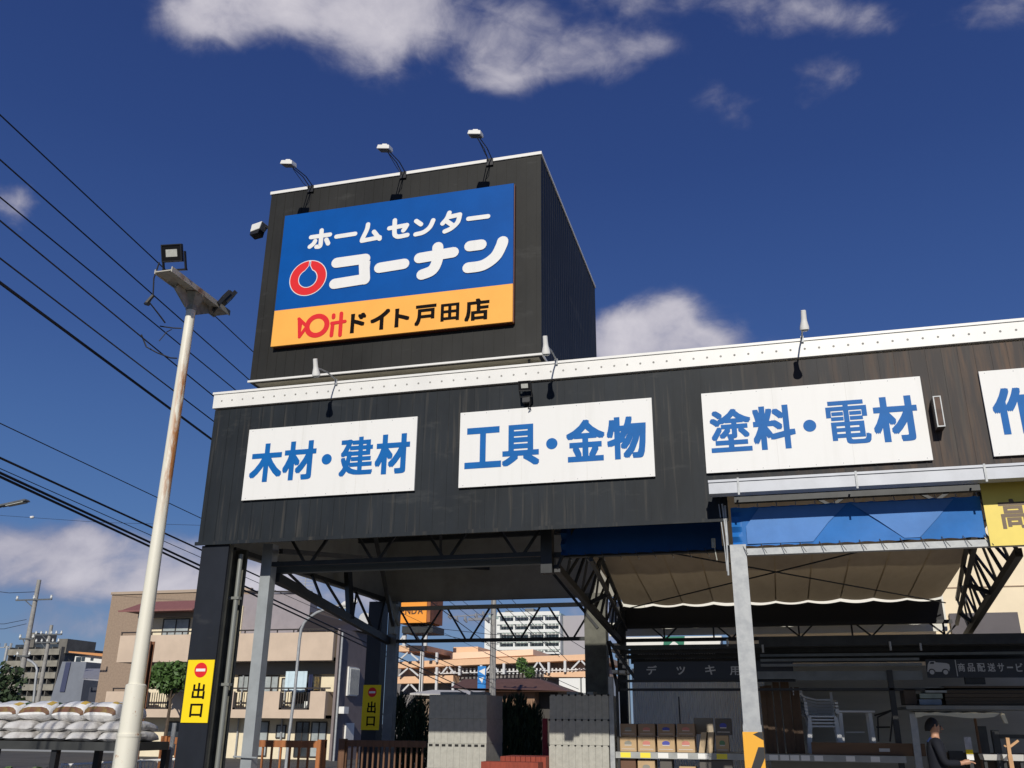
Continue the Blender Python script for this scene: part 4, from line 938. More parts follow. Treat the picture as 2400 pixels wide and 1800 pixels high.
b = MB(); q2 = P(*z3b(600, 650), y=89.5); q3 = P(*z3b(1010, 700), y=89.5); b.hexa([(q2.x, 89.4, q2.z-.15), (q3.x, 89.4, q3.z-.1), (q3.x, 97, q3.z-.1), (q2.x, 97, q2.z-.15), (q2.x, 89.4, q2.z), (q3.x, 89.4, q3.z+.25), (q3.x, 97, q3.z+.25), (q2.x, 97, q2.z)]); b.build('roof', mat('orange_roof', (.62, .28, .10), .7), t)
for (a_, c_, d_, e_) in ((660, 700, 695, 745), (708, 700, 730, 735), (785, 705, 805, 730)):
    A = P(*z3b(a_, c_), y=89.95); B = P(*z3b(d_, e_), y=89.95); MB().box(A.x, B.x, 89.93, 89.99, B.z, A.z).build('window', glass_dark, t)

# trees at far left, low bushes
for k, (u, v, r_, lb) in enumerate(((-8, 1600, 1.5, 'dark tree crown cut by the left edge, beside the housing block'), (62, 1668, .7, 'low green bush behind the bag rack'), (25, 1655, .8, 'dark bush in front of the housing block'), (110, 1672, .6, 'small bush beside the slab building'))):
    q = P(u, v, y=50); shrub('roadside_tree', (q.x, 50, q.z), (r_*1.3, r_, r_*.8), 700, .2, leaf_dark, lb, 'tree', 'trees by the far left road', seed=k+3)

# ------------------------------------------------------------------ parking ramp, hotel, houses in the back opening
def zq_(a, b_, y): return P(*z5b(a, b_), y=y)
RY = 90
t = thing('parking_ramp', (-26, RY, 0), 'peach coloured multi-deck parking structure with white braced steel frame', 'building')
def bandp(p0, p1, nm, m_, dy=0):
    (a0, b0, c0), (a1, b1, c1) = p0, p1   # x, top, bottom in window px
    A, A2, B, B2 = zq_(a0, b0, RY+dy), zq_(a0, c0, RY+dy), zq_(a1, b1, RY+dy), zq_(a1, c1, RY+dy)
    MB().hexa([(A2.x, RY+dy, A2.z), (B2.x, RY+dy, B2.z), (B2.x, RY+dy+14, B2.z), (A2.x, RY+dy+14, A2.z), (A.x, RY+dy, A.z), (B.x, RY+dy, B.z), (B.x, RY+dy+14, B.z), (A.x, RY+dy+14, A.z)]).build(nm, m_, t)
bandp((110, 676, 735), (2000, 600, 652), 'deck_parapet', peach)
bandp((110, 815, 878), (640, 800, 868), 'deck_parapet', peach); bandp((1480, 778, 815), (2000, 758, 818), 'deck_parapet', peach)
bandp((110, 522, 580), (400, 526, 578), 'deck_parapet', peach)
bandp((615, 592, 652), (1380, 560, 612), 'deck_parapet', mat('peach_light', (.84, .60, .42), .6), 6)
bandp((640, 540, 600), (870, 535, 590), 'deck_parapet', peach, 8)
b = MB()
for (x_, z0_, z1__) in ((370, 320, 960), (490, 725, 960), (700, 715, 800), (900, 705, 800), (350, 560, 960), (1110, 690, 790), (1310, 680, 760), (1525, 680, 780), (1675, 665, 770), (640, 860, 960), (490, 590, 680)):
    A = zq_(x_, z0_, RY-.3); B = zq_(x_, z1__, RY-.3); MB().box(A.x-.11, A.x+.11, RY-.4, RY-.1, B.z, A.z).build('steel_column', ramp_white, t)
b = MB()
for (x_, w_, za, zb_) in ((240, 90, 360, 480), (230, 90, 590, 660), (230, 90, 735, 805), (240, 70, 885, 950), (595, 60, 722, 785), (1000, 60, 700, 770), (1430, 65, 680, 765), (1820, 80, 665, 740), (1860, 70, 825, 900)):
    for s_ in (-1, 1): MB().bar(zq_(x_+s_*8, za, RY-.5), zq_(x_+s_*w_, zb_, RY-.5), .15).build('steel_brace', ramp_white, t)
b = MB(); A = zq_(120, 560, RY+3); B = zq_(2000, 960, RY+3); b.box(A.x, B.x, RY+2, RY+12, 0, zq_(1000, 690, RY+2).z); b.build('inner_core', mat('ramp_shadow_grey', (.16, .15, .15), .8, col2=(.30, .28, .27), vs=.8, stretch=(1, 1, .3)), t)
b = MB()
for k in range(40):
    x_ = 480+k*36
    for (za, zb_) in ((735, 790),):
        A = zq_(x_, za, RY+1); B = zq_(x_, zb_, RY+1); b.box(A.x-.08, A.x+.08, RY+.9, RY+1.0, B.z, A.z)
A = zq_(480, 785, RY+.8); B = zq_(1900, 745, RY+.8); b.bar(A, B, .1); b.build('deck_railing', ramp_white, t)
t = thing('rooftop_sign_box', (-36, RY-2, 0), 'orange box sign on a steel frame above the peach parking structure', 'sign')
A = zq_(132, 130, RY-4); B = zq_(390, 312, RY-4)
MB().box(A.x, B.x, RY-4, RY-.1, B.z, A.z+.8).build('sign_box', orange_box, t)
MB().box(A.x+.3, B.x+.5, RY-3.4, RY+.0, B.z-.9, B.z-.25).build('platform', dark_steel, t)
MB().box(B.x+.01, B.x+.35, RY-3.9, RY-.2, B.z+.05, A.z+.75).build('side_face', mat('sign_side_shaded', (.30, .10, .03), .6, var=.4, vs=1), t)  # shaded side of the orange box, painted as a darker colour
b = MB(); z0_ = zq_(300, 235, RY-4).z; z1__ = zq_(300, 172, RY-4).z; wx = (B.x-A.x)
for k, ch in enumerate('ENDA'): put_glyph(b, ch, A.x+wx*(.05+.215*k), A.x+wx*(.05+.215*k+.18), z0_, z1__, RY-4.01, .02, .03)
b.build('lettering', mat('dark_brown_ink', (.08, .03, .01), .5), t)
b = MB()
for xx in (A.x+.4, B.x-.4): b.box(xx-.15, xx+.15, RY-3, RY-2.7, zq_(300, 520, RY-4).z, B.z-.5)
b.build('support_frame', ramp_white, t)

HY = 150
t = thing('white_high_rise', (-38, HY, 0), 'white high-rise with six rows of balconies behind the parking structure', 'building')
A = zq_(945, 210, HY); B = zq_(1625, 600, HY); x0, x1 = A.x, B.x
MB().box(x0, x1, HY+1.5, HY+14, 0, zq_(1200, 235, HY+1.5).z).build('wall', mat('teal_glazing', (.36, .46, .44), .3, var=.5, vs=.9), t)
MB().box(x0-.2, x0+2.4, HY, HY+1.5, 0, A.z-1.3).build('stair_wall', hotel_white, t)
MB().box(x1+.01, x1+3.6, HY+3, HY+16, 0, zq_(1650, 250, HY+3).z).build('side_wing', mat('grey_wing', (.38, .36, .38), .8), t)
for k, (b0, b1) in enumerate(((215, 250), (298, 328), (378, 405), (455, 492), (535, 565), (590, 606))):
    zt_, zb_ = zq_(1300, b0, HY).z, zq_(1300, b1, HY).z
    MB().box(x0+2.0, x1+.1, HY-.3, HY-.05, zb_, zt_).build('balcony', hotel_white, t)
    b = MB().box(x0+2.4, x1, HY+1.35, HY+1.49, zb_-.35, zb_-.05); b.build('ceiling_shade', mat('ceiling_shade_grey', (.3, .3, .3), .8), t)
    b = MB()
    for j in range(16): xx = x0+2.6+j*(x1-x0-3)/16; b.box(xx, xx+.12, HY+1.3, HY+1.49, zt_-1.8, zt_)
    b.build('window_frame', hotel_white, t)
for j in range(5): xx = x0+2.2+j*(x1-x0-2.3)/4; MB().box(xx, xx+.25, HY-.02, HY+1.3, 8, A.z-.8).build('partition', hotel_white, t)
MB().box(x0+6, x0+7.5, HY+3, HY+6, A.z-1, A.z+.7).box(x0+2.5, x0+3.6, HY+3, HY+6, A.z-1, A.z+.4).build('roof_plant', grey_steel, t)

t = thing('brown_roof_house', (-16, 60, 0), 'brown walled house with a wide brown hipped roof behind the block pallets', 'house')
HYY = 60
pA, pB = zq_(1040, 915, HYY), zq_(1690, 945, HYY); pT0, pT1 = zq_(1060, 838, HYY+4), zq_(1440, 835, HYY+4)
b = MB(); xL_ = zq_(610, 930, HYY).x; xT_ = zq_(760, 850, HYY+4).x; b.hexa([(xL_, HYY, pA.z), (pB.x, HYY, pB.z), (pB.x, HYY+8, pB.z), (xL_, HYY+8, pA.z), (xT_, HYY+3.5, pT0.z), (pT1.x, HYY+3.5, pT1.z), (pT1.x, HYY+4.5, pT1.z), (xT_, HYY+4.5, pT0.z)]); b.build('roof', mat('brown_roof', (.14, .07, .05), .7, var=.2, vs=2), t)
b = MB(); b.box(xL_-.05, pB.x+.05, HYY-.05, HYY+8.05, pA.z-.22, pB.z-.004); b.build('eaves', mat('eaves_brown', (.20, .10, .06), .7), t)
q = zq_(1400, 915, HYY+1); MB().box(xL_+.8, q.x, HYY+.8, HYY+7, 0, pA.z-.22).build('wall', mat('tan_brown_wall', (.30, .18, .11), .8, var=.1), t)
MB().box(q.x, pB.x-1, HYY+2, HYY+7, 0, pA.z-.23).build('side_wall', mat('dark_house_wall', (.06, .055, .05), .8), t)
t = thing('white_shed', (-12, 66, 0), 'white walled shed right of the brown roofed house', 'building')
A = zq_(1620, 828, 66); B = zq_(1990, 990, 66); MB().box(A.x, B.x+1, 66, 72, 0, A.z).build('wall', hotel_white, t); MB().box(zq_(1815, 830, 65.9).x, zq_(1815, 830, 65.9).x+.1, 65.9, 65.99, 0, A.z).box(zq_(1630, 965, 65.9).x, B.x, 65.6, 65.9, zq_(1700, 985, 66).z, zq_(1700, 965, 66).z).build('trim', grey_steel, t)
t = thing('small_white_roof_house', (-20, 55, 0), 'small house with a pale corrugated roof below the parking ramp', 'house')
A = zq_(240, 965, 55); B = zq_(760, 985, 55); C_ = zq_(690, 880, 58)
MB().hexa([(A.x, 55, A.z-.1), (B.x, 55, B.z-.1), (B.x, 59, B.z-.1), (A.x, 59, A.z-.1), (A.x, 55, A.z), (B.x, 55, B.z), (B.x, 59, C_.z*.5+B.z*.5), (A.x, 59, C_.z*.5+A.z*.5)]).build('roof', mat('pale_roof', (.55, .53, .50), .7), t); MB().box(A.x+.2, B.x-.2, 55.4, 59, 0, A.z-.11).build('wall', brown_tile, t)
for k, (a_, b0, rr, hh, lb) in enumerate(((1275, 705, .45, .6, 'small green street tree right of the utility pole'), (1350, 775, .42, .45, 'second small green tree beyond the brown roof'))):
    q = zq_(a_, b0, 75); shrub('street_tree', (q.x, 75, q.z), (rr, rr, hh), 420, .15, leaf_green, lb, 'tree', 'small street trees', seed=20+k)

# dark conifers behind the pallets
for k, (a_, tp, w_, lb) in enumerate(((150, 975, 1.7, 'dark feathery shrub behind the wooden fence, next to the back column'), (330, 1010, 1.5, 'dark feathery shrub left of the first block pallet'), (1125, 1005, 1.2, 'dark upright conifer just right of the first block pallet'), (1245, 985, 1.2, 'tallest dark conifer between the two block pallets'), (1375, 1080, 1.2, 'low dark conifer left of the second block pallet'))):
    q = zq_(a_, tp, 20.5); h_ = q.z
    t = thing('conifer', (q.x, 20.5, 0), lb, 'shrub', 'dark conifers behind the block pallets')
    b = MB(); r = np.random.RandomState(k)
    for _ in range(3400):
        f = r.rand()**.8; an = r.rand()*2*PI; lob = .72+.28*math.sin(an*3+k*1.3)+.10*math.sin(an*7); z_ = .15+(h_-.15)*f*(.80+.2*abs(math.sin(an*2.5+k))); rr = (.10+w_*.42*(1-f)**.45)*lob*r.rand()**.45
        p = np.array([q.x+rr*math.cos(an), 20.5+rr*math.sin(an), z_]); d = np.array([math.cos(an)*.35, math.sin(an)*.35, 1.0])+r.normal(size=3)*.15; d /= np.linalg.norm(d); s_ = .06+.10*r.rand()
        w2 = np.cross(d, r.normal(size=3)); w2 /= np.linalg.norm(w2); b.poly([p-d*s_*.4, p+w2*.014, p+d*s_, p-w2*.014])
    b.build('crown', leaf_dark, t)
    b = MB(); b.tube([(q.x, 20.5, 0), (q.x, 20.5, h_*.8)], [.05, .015], 6); b.build('trunk', bark, t)

# ================================================================== yard on the left
# stack of soil bags on a dark rack
t = thing('bag_rack', (-9.5, 11.9, 0), 'dark flat-topped rack carrying the white soil bags at lower left', 'rack')
b = MB(); b.box(-12.0, -8.50, 11.5, 12.4, 1.215, 1.325); b.build('top', mat('rack_dark', (.045, .047, .045), .6, var=.3), t)
for xx in (-11.6, -9.75, -8.6):
    for yy in (11.6, 12.5): MB().box(xx-.045, xx+.045, yy-.045, yy+.045, 0, 1.214).build('leg', black_metal, t)
bag_w = mat('bag_white', (.86, .85, .83), .3, col2=(.74, .73, .71), vs=6, bump=.9, bs=9)
bag_shade = mat('bag_shade_grey', (.66, .65, .63), .3, col2=(.42, .40, .38), vs=5, bump=1.0, bs=10)  # lower layers: shade on the bags is put into this greyer colour
pr_y = mat('print_yellow', (.62, .42, .08), .5); pr_g = mat('print_green', (.06, .12, .05), .5); pr_b = mat('print_brown', (.16, .07, .045), .6, col2=(.24, .17, .05), vs=14)
def bag(x, y, z, rz, m_, lab, w=.50, l=.78, h=.155, printed=False, seed=0):
    t = thing('soil_bag', (x, y, z), lab, 'bag', 'soil bags stacked on the dark rack', rz)
    r = np.random.RandomState(seed); nu, nv = 20, 14; b = MB()
    # pillow: superellipsoid flattened, pinched at the two sealed ends
    def pt(i, j, off=0):
        u = -1+2*i/nu; v = 2*PI*j/nv; end = (1-abs(u)**4)**.5 if abs(u) < 1 else 0
        hw = (w/2)*(.86+.14*end); a = math.cos(v); c = math.sin(v)
        xx = hw*math.copysign(abs(a)**.55, a)+off*a; zz = h/2*(.12+.88*end)*math.copysign(abs(c)**.75, c)*(1+.10*math.sin(u*5+seed))+h/2+off*c
        zz -= .03*abs(u)**3+.012*abs(a)**4
        return (x+xx*1, y+u*l/2, z+zz+.006*math.sin(9*u+3*a+seed))
    for i in range(nu+1):
        for j in range(nv): b.v.append(pt(i, j))
    for i in range(nu):
        for j in range(nv): k = (j+1) % nv; b.face([i*nv+j, (i+1)*nv+j, (i+1)*nv+k, i*nv+k])
    b.face([j for j in range(nv)][::-1]); b.face([nu*nv+j for j in range(nv)])
    o = b.build('sack', m_, t, smooth=True)
    if printed:
        for (i0, i1, j0, j1, mm) in ((3, 6, 2, 3, pr_y), (4, 7, 4, 5, pr_y), (2, 3, 5, 6, pr_g), (6, 9, 1, 2, pr_g), (0, 1, 0, 7, pr_b), (9, 11, 3, 4, pr_y)):
            b = MB(); n0 = 0
            for i in range(i0, i1+1):
                for j in range(j0, j1+1): b.v.append(pt(i, j, .004))
            nj = j1-j0+1
            for i in range(i1-i0):
                for j in range(nj-1): a = i*nj+j; b.face([a, a+nj, a+nj+1, a+1])
            b.build('print', mm, o, smooth=True)
    return t
nm = ['leftmost', 'second', 'third', 'fourth', 'fifth', 'rightmost']
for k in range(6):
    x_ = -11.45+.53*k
    bag(x_, 11.88, 1.326, 0, bag_shade, 'soil bag in a shade-grey colour lying directly on the rack, %s of the bottom row' % nm[k], seed=k)
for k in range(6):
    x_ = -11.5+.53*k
    bag(x_, 11.90, 1.45, 0, bag_shade, 'soil bag in a shade-grey colour in the middle layer of the stack, %s of its row' % nm[k], h=.16, seed=k+10)
for k in range(5):
    x_ = -11.38+.56*k+(0 if k < 4 else -.04)
    bag(x_, 11.93+.02*k, 1.585, 0, bag_w, 'white printed soil bag on top of the stack, %s of the top row' % (nm[k] if k < 4 else 'rightmost'), w=.56, h=.27, printed=True, seed=k+20)

# rusty post
q0 = P(*z3b(1300, 565), y=14.5); q1 = P(*z3b(1210, 1240), y=14.5)
b = MB(); b.box(q0.x-.055, q0.x+.055, 14.44, 14.455, 0, q0.z); b.box(q0.x-.055, q0.x+.055, 14.55, 14.565, 0, q0.z); b.box(q0.x-.006, q0.x+.006, 14.455, 14.55, 0, q0.z)
single('rusty_post', b, rust, 'rusty brown steel post standing between the lamp pole and the corner column', 'post')
b = MB(); q = P(*z3b(1510, 1270), y=13.5); b.tube([(q.x, 13.5, 0), (q.x, 13.5, q.z)], .035, 10)
single('bollard_post', b, galv, 'thin pale metal post beside the black corner column', 'post')
# white guard railing
t = thing('guard_railing', (-10, 14, 0), 'white pipe guard railing low behind the lamp pole', 'railing')
q0 = P(*z3b(540, 1635), y=13.9); q1 = P(*z3b(1575, 1580), y=13.9); b = MB()
b.tube([q0, q1], .02, 8); b.tube([(q0.x, 13.9, .25), (q1.x, 13.9, .25)], .02, 8); n = 30
b.build('rail', white_paint, t, smooth=True)
b = MB()
for k in range(n+1): p = q0.lerp(q1, k/n); b.tube([(p.x, 13.9, .25), (p.x, 13.9, p.z)], .009, 6)
tag(b.build('baluster', white_paint, t))
for k in (0, 10, 20, 30): p = q0.lerp(q1, k/n); MB().tube([(p.x, 13.9, 0), (p.x, 13.9, p.z+.03)], .026, 8).build('post', white_paint, t, smooth=True)

# wooden fences
def wood_fence(x0, x1, y, z, m_, lab, posts, gap=.105, bw=.03):
    t = thing('wooden_fence', ((x0+x1)/2, y, 0), lab, 'fence', 'wooden slat fences behind the canopy columns')
    MB().box(x0, x1, y-.03, y+.03, z-.11, z).build('top_rail', m_, t); MB().box(x0, x1, y-.02, y+.02, .12, .2).build('bottom_rail', m_, t)
    x = x0+.04; 
    while x < x1-.02: MB().box(x, x+bw, y-.015, y+.015, .2005, z-.1105).build('slat', m_, t); x += gap
    for p in posts: MB().box(p-.06, p+.06, y-.075, y+.045, 0, z+.02).build('post', m_, t)
wood_fence(-8.66, -7.27, 15.0, 1.315, wood_orange, 'sunlit orange brown wooden fence between the two left columns', [-7.33, -8.7], .17)
wood_fence(-7.6, -6.0, 16.45, 1.31, wood_dark, 'darker brown wooden fence with narrow slats left of the first block pallet', [-7.62])
wood_fence(-10.35, -9.86, 15.0, 1.34, wood_orange, 'short piece of orange wooden fence left of the black corner column', [-10.35, -9.9], .17)

# concrete block pallets
hole_m = mat('hole_dark', (.02, .02, .02), .9)
def pallet(x0, x1, y0, y1, ntier, lab, dots, top=None):
    t = thing('wooden_pallet', ((x0+x1)/2, (y0+y1)/2, 0), lab[0], 'pallet', 'pallets under the concrete block stacks')
    b = MB()
    for zz in (0, .10): b.box(x0-.02, x1+.02, y0-.02, y1+.02, zz, zz+.02)
    for k in range(3): xx = x0+(x1-x0-.09)*k/2; b.box(xx, xx+.09, y0, y1, .021, .099)
    b.build('deck', wood_dark, t)
    s_ = thing('block_stack', ((x0+x1)/2, (y0+y1)/2, .12), lab[1], 'block stack', 'stacks of grey concrete blocks')
    hz = .388; n = 9; w = (x1-x0)/n
    rr = random.Random(int(x0*10))
    for tr_ in range(ntier):
        z0_ = .121+tr_*(hz+.003); sh = (rr.random()-.5)*.03; sy = (rr.random()-.5)*.03
        b = MB()
        for i in range(n):
            for j in range(5):
                xa = x0+i*w+sh; ya = y0+j*(y1-y0)/5+sy; b.box(xa+.0012, xa+w-.0012, ya+.0015, ya+(y1-y0)/5-.0015, z0_, z0_+hz)
        b.build('block_tier', block_m, s_)
        if dots:
            b = MB()
            for i in range(n+1):
                b.disc(x0+i*w+sh, z0_+hz-.005, .018, y0+sy-.0035, y0+sy+.0005, 10)
            b.build('core_hole', hole_m, s_)
        else:
            b = MB()
            for i in range(n): b.box(x0+i*w+sh+.02, x0+(i+1)*w+sh-.03, y0+sy-.003, y0+sy+.0003, z0_+hz-.05, z0_+hz-.012)
            if tr_ in (2,): b.build('core_hole', hole_m, s_)
    if top:
        for (a_, c_) in top: MB().box(a_, c_, y0+.1, y0+.5, .121+ntier*(hz+.003), .121+ntier*(hz+.003)+.045).build('loose_block', block_m, s_)
pallet(-5.72, -4.68, 15.7, 16.7, 5, ('pallet under the left block stack', 'left stack of grey concrete blocks, next to the brown slat fence'), False, [(-5.55, -5.2), (-5.0, -4.75)])
pallet(-3.585, -2.59, 15.7, 16.7, 5, ('pallet under the right block stack', 'right stack of grey concrete blocks with rows of round holes'), True, [(-3.3, -3.1), (-2.95, -2.85)])
# reddish crates between
t = thing('red_crate', (-4.2, 15.4, 0), 'red brick coloured crate pile low between the two block stacks', 'crate')
q0 = P(*z5b(1030, 1600), y=15.2); q1 = P(*z5b(1075, 1550), y=15.5); q2 = P(*z5b(1500, 1555), y=15.5)
rm = mat('red_brick', (.30, .055, .03), .8, var=.25, vs=5, stretch=(6, 6, 1)); b = MB()
for k in range(9): xx = q1.x+(q2.x-q1.x)*k/9; b.box(xx+.004, xx+(q2.x-q1.x)/9-.004, 15.5, 16.2, .35, q1.z)
b.build('upper_row', rm, t); b = MB(); b.box(q1.x-.22, q2.x-.05, 15.15, 15.49, .35, q0.z-.0); b.build('lower_row', rm, t); b = MB(); b.box(q1.x-.2, q2.x, 15.2, 16.2, 0, .34); b.build('base', wood_dark, t)
b = MB(); q = P(*z5b(1490, 1200), y=16.8); b.tube([(q.x, 16.8, 0), (q.x, 16.8, q.z)], .05, 8); b.tube([(q.x+.04, 16.75, q.z-.5), (q.x+.14, 16.7, q.z-.9)], .05, 8)
single('red_post', b, mat('magenta_plastic', (.30, .03, .05), .5), 'dark red post beside the right block stack', 'post')

# hedge strip & dark beam at lower left
for k, (u, lb) in enumerate(((15, 'low leafy plant with yellow flowers at the bottom left corner'), (90, 'low leafy plant under the bag rack'))):
    q = P(u, 1800, y=15); t = thing('low_plant', (q.x, 15, 0), lb, 'plant', 'low plants under the bag rack'); b = MB(); foliage(b, (q.x, 15, .42), (.35, .3, .42), 420, .06, 0, k); b.build('leaves', leaf_green, t)
    b = MB(); b.tube([(q.x, 15, 0), (q.x, 15, .5)], .02, 6); b.build('stem', bark, t)
t = thing('long_grey_shed', (-50, 56, 0), 'long grey shed wall low behind the bag rack', 'building'); A = P(0, 1785, y=45); MB().box(-48, -34, 45, 50, 0, 1.25).build('wall', mat('shed_grey', (.22, .23, .25), .8), t); MB().box(-48.2, -33.8, 44.8, 50.2, 1.251, 1.35).build('roof', grey_steel, t)

# ================================================================== store interior behind the tent bay
# far sign board seen through the slit
t = thing('far_shop_sign', (-3, 30, 0), 'far white board with a green emblem, a bright strip above the shelf roof', 'sign')
A, B = P(*z6b(88, 118), y=30), P(*z6b(1368, 172), y=30)
MB().box(A.x, B.x, 30, 30.2, B.z-.03, A.z+.12).build('board', white_paint, t)
G0, G1 = P(*z6b(640, 120), y=29.97), P(*z6b(910, 120), y=29.97)
MB().prism([(G0.x, B.z-.03), (G1.x-.05, B.z-.03), (G1.x, A.z+.12), (G0.x+.05, A.z+.12)], 29.96, 29.99).build('green_panel', mat('sign_green', (.0, .16, .09), .5), t)
xm = (G0.x+G1.x)/2; MB().prism([(xm-.22, B.z-.02), (xm+.22, B.z-.02), (xm, A.z-.02)], 29.94, 29.955).build('emblem', white_board, t)
MB().box(A.x, A.x+.3, 30.2, 30.4, 0, A.z).box(B.x-.3, B.x, 30.2, 30.4, 0, A.z).build('leg', grey_steel, t)

st = thing('store_building', (6, 24, 0), 'cream walled store building behind the tent canopy at right', 'building')
MB().box(-.7, 20, 19.0, 30, 0, 6.4).build('wall', mat('store_cream', (.86, .74, .54), .8, var=.12, vs=1), st)
A = P(*z5(1200, 490), y=18.98); MB().box(-.65, 20, 18.985, 18.999, A.z, A.z+.02).build('wall_joint', brown_tile, st)
A, B = P(*z5(1150, 655), y=18.9), P(*z5(1515, 845), y=18.9)
MB().box(A.x-.3, B.x, 18.9, 18.98, B.z-.3, A.z).build('grey_panel', mat('panel_grey', (.11, .10, .11), .7, var=.1), st)
MB().box(-2.95, 3.2, 18.3, 18.36, 3.24, 3.9).build('header_panel', mat('header_grey', (.74, .73, .66), .7, var=.15, vs=1), st)

# shelf rack with roof, black sign and goods
SY = 15.8
rack = thing('deck_shelf', (-1, SY, 0), 'long steel storage shelf with a black sign strip and louvred roof under the tent canopy', 'shelf')
def zz(b_, y=SY, u=1500): return P(u, b_, y=y).z
zs = 1.20
b = MB(); b.box(-2.50, 1.9, SY-.02, SY+.0, zs-.095, zs); b.box(-2.50, 1.9, SY+.001, SY+1.6, zs-.06, zs-.01); b.build('shelf_board', mat('shelf_grey', (.38, .39, .38), .5, var=.2), rack)
MB().box(-2.50, 1.9, SY+.1, SY+1.6, .55, .6).build('shelf_board', grey_steel, rack)
for k, (a_, m_) in enumerate(((125, 0), (365, 0), (580, 1), (815, 1), (1065, 1), (1290, 0))):
    A = P(*z6b(a_, 1460), y=SY-.022); MB().box(A.x, A.x+.165, SY-.0245, SY-.0215, zs-.085, zs-.008).build('price_tag', mat('tag_yellow', (.85, .72, .05), .5) if m_ == 0 else white_board, rack)
for a_ in (290, 430, 560, 700, 870, 1280, 1600):
    A = P(*zc(a_, 1470), y=SY-.022); MB().box(A.x, A.x+.13, SY-.0245, SY-.0215, zs-.085, zs-.01).build('price_tag', white_board, rack)
MB().box(-2.58, -2.505, SY-.06, SY+.02, 0, 2.36).build('post', galv, rack); MB().box(-2.47, -2.43, SY-.0, SY+.05, 0, 2.33).build('post', black_metal, rack)
A = P(*zc(1905, 800), y=SY+.1); MB().box(A.x-.04, A.x+.04, SY+.1, SY+.2, 0, 2.45).build('post', black_metal, rack)
# sign strip
A, B = P(*z6b(285, 372), y=SY+.2), P(*z6b(1590, 590), y=SY+.2)
sg = thing('deck_sign', ((A.x+B.x)/2, SY+.2, B.z), 'black strip sign with pale katakana letters above the corrugated panel', 'sign')
MB().box(A.x, .4, SY+.18, SY+.22, B.z+.01, A.z).build('panel', mat('sign_black', (.010, .012, .020), .4), sg)
b = MB()
for (a_, c_, d_, e_), ch in (((440, 415, 570, 525), 'デ'), ((805, 425, 915, 525), 'ッ'), ((1150, 410, 1285, 525), 'キ'), ((1450, 425, 1580, 530), '用')):
    q0 = P(*z6b(a_, c_), y=SY+.175); q1 = P(*z6b(d_, e_), y=SY+.175); put_glyph(b, ch, q0.x, q1.x, q1.z, q0.z, SY+.1785, .003, .02)
b.build('lettering', mat('dim_white_ink', (.45, .46, .48), .5), sg)
# frames under/over sign
MB().box(-2.45, .42, SY+.16, SY+.24, B.z-.03, B.z+.0095).build('sign_beam', black_metal, rack)
MB().box(-2.45, 3.9, SY+.1, SY+.15, zz(1618)-.0, zz(1618)+.035).build('cross_bar', black_metal, rack)
MB().box(-.35, 2.32, SY+.16, SY+.20, 2.30, 2.44).build('side_beam', grey_steel, rack)
# louvred roof: rows of perforated strips going back
for k, (v_, yy) in enumerate(((1515, SY+.1), (1526, SY+.5), (1538, SY+.9), (1549, SY+1.3))):
    z_ = P(1500, v_, y=yy).z; b = MB(); b.box(-2.5+.05*k, 4.2, yy, yy+.03, z_-.045, z_+.02); n = 70
    b.build('louvre', dark_steel, rack)
    b = MB()
    if k:
        for j in range(60-6*k): xx = -2.35+.08*k+j*.028; b.bar((xx, yy-.004, z_+.022), (xx+.012, yy-.004, z_+.05), .006)
        b.build('mesh_strip', galv, rack)
zlo, zhi = P(1500, 1556, y=SY+1.45).z, P(1500, 1513, y=SY+1.45).z
MB().box(-2.4, 4.2, SY+1.45, SY+1.47, zlo, zhi).build('roof_back', dark_steel, rack)
MB().box(-.1, 4.4, SY-.2, SY+1.2, 2.86, 2.90).box(-.1, 4.4, SY-.22, SY-.19, 2.80, 2.95).build('roof_sheet', dark_steel, rack)
for k in range(3): MB().box(-.10, 2.3 if k < 2 else 4.4, SY-.1+.2*k, SY-.07+.2*k, 2.5+.09*k, 2.54+.09*k).build('roof_rail', grey_steel, rack)
for (a_, b_) in ((210, 120), (1862, 80)): q = P(*zc(a_, b_), y=SY-.25); MB().tube([(q.x, SY-.25, q.z-.05), (q.x, SY-.25, q.z+.07)], .018, 8).build('roof_clip', galv, rack)
for (a_, b_) in ((190, 190), (560, 190), (1425, 140)):
    q = P(*(zr(a_, b_) if b_ == 190 else z6b(a_, b_)), y=SY-.25); MB().tube([(q.x, SY-.25, q.z-.05), (q.x, SY-.25, q.z+.06)], .016, 8).build('roof_clip', galv, rack)
# stack of lumber edges at left of shelf roof (bright bits)
b = MB()
for (a_, b_, w_) in ((10, 165, .10), (15, 235, .09), (60, 300, .06), (110, 365, .06), (150, 430, .05), (20, 490, .10), (110, 495, .10), (210, 495, .05)):
    q = P(*z6b(a_, b_), y=SY+.3); b.box(q.x, q.x+w_, SY+.3, SY+.9, q.z-.02, q.z+.03)
b.build('roof_bracket', mat('pale_bracket', (.6, .58, .54), .5), rack)
b = MB(); b.bar(P(*z6b(-10, 120), y=SY+.28), P(*z6b(300, 560), y=SY+.28), .05); b.bar((-2.62, SY+.3, 2.95), (-2.62, SY+1.2, 2.2), .05); b.build('roof_bracket', black_metal, rack)
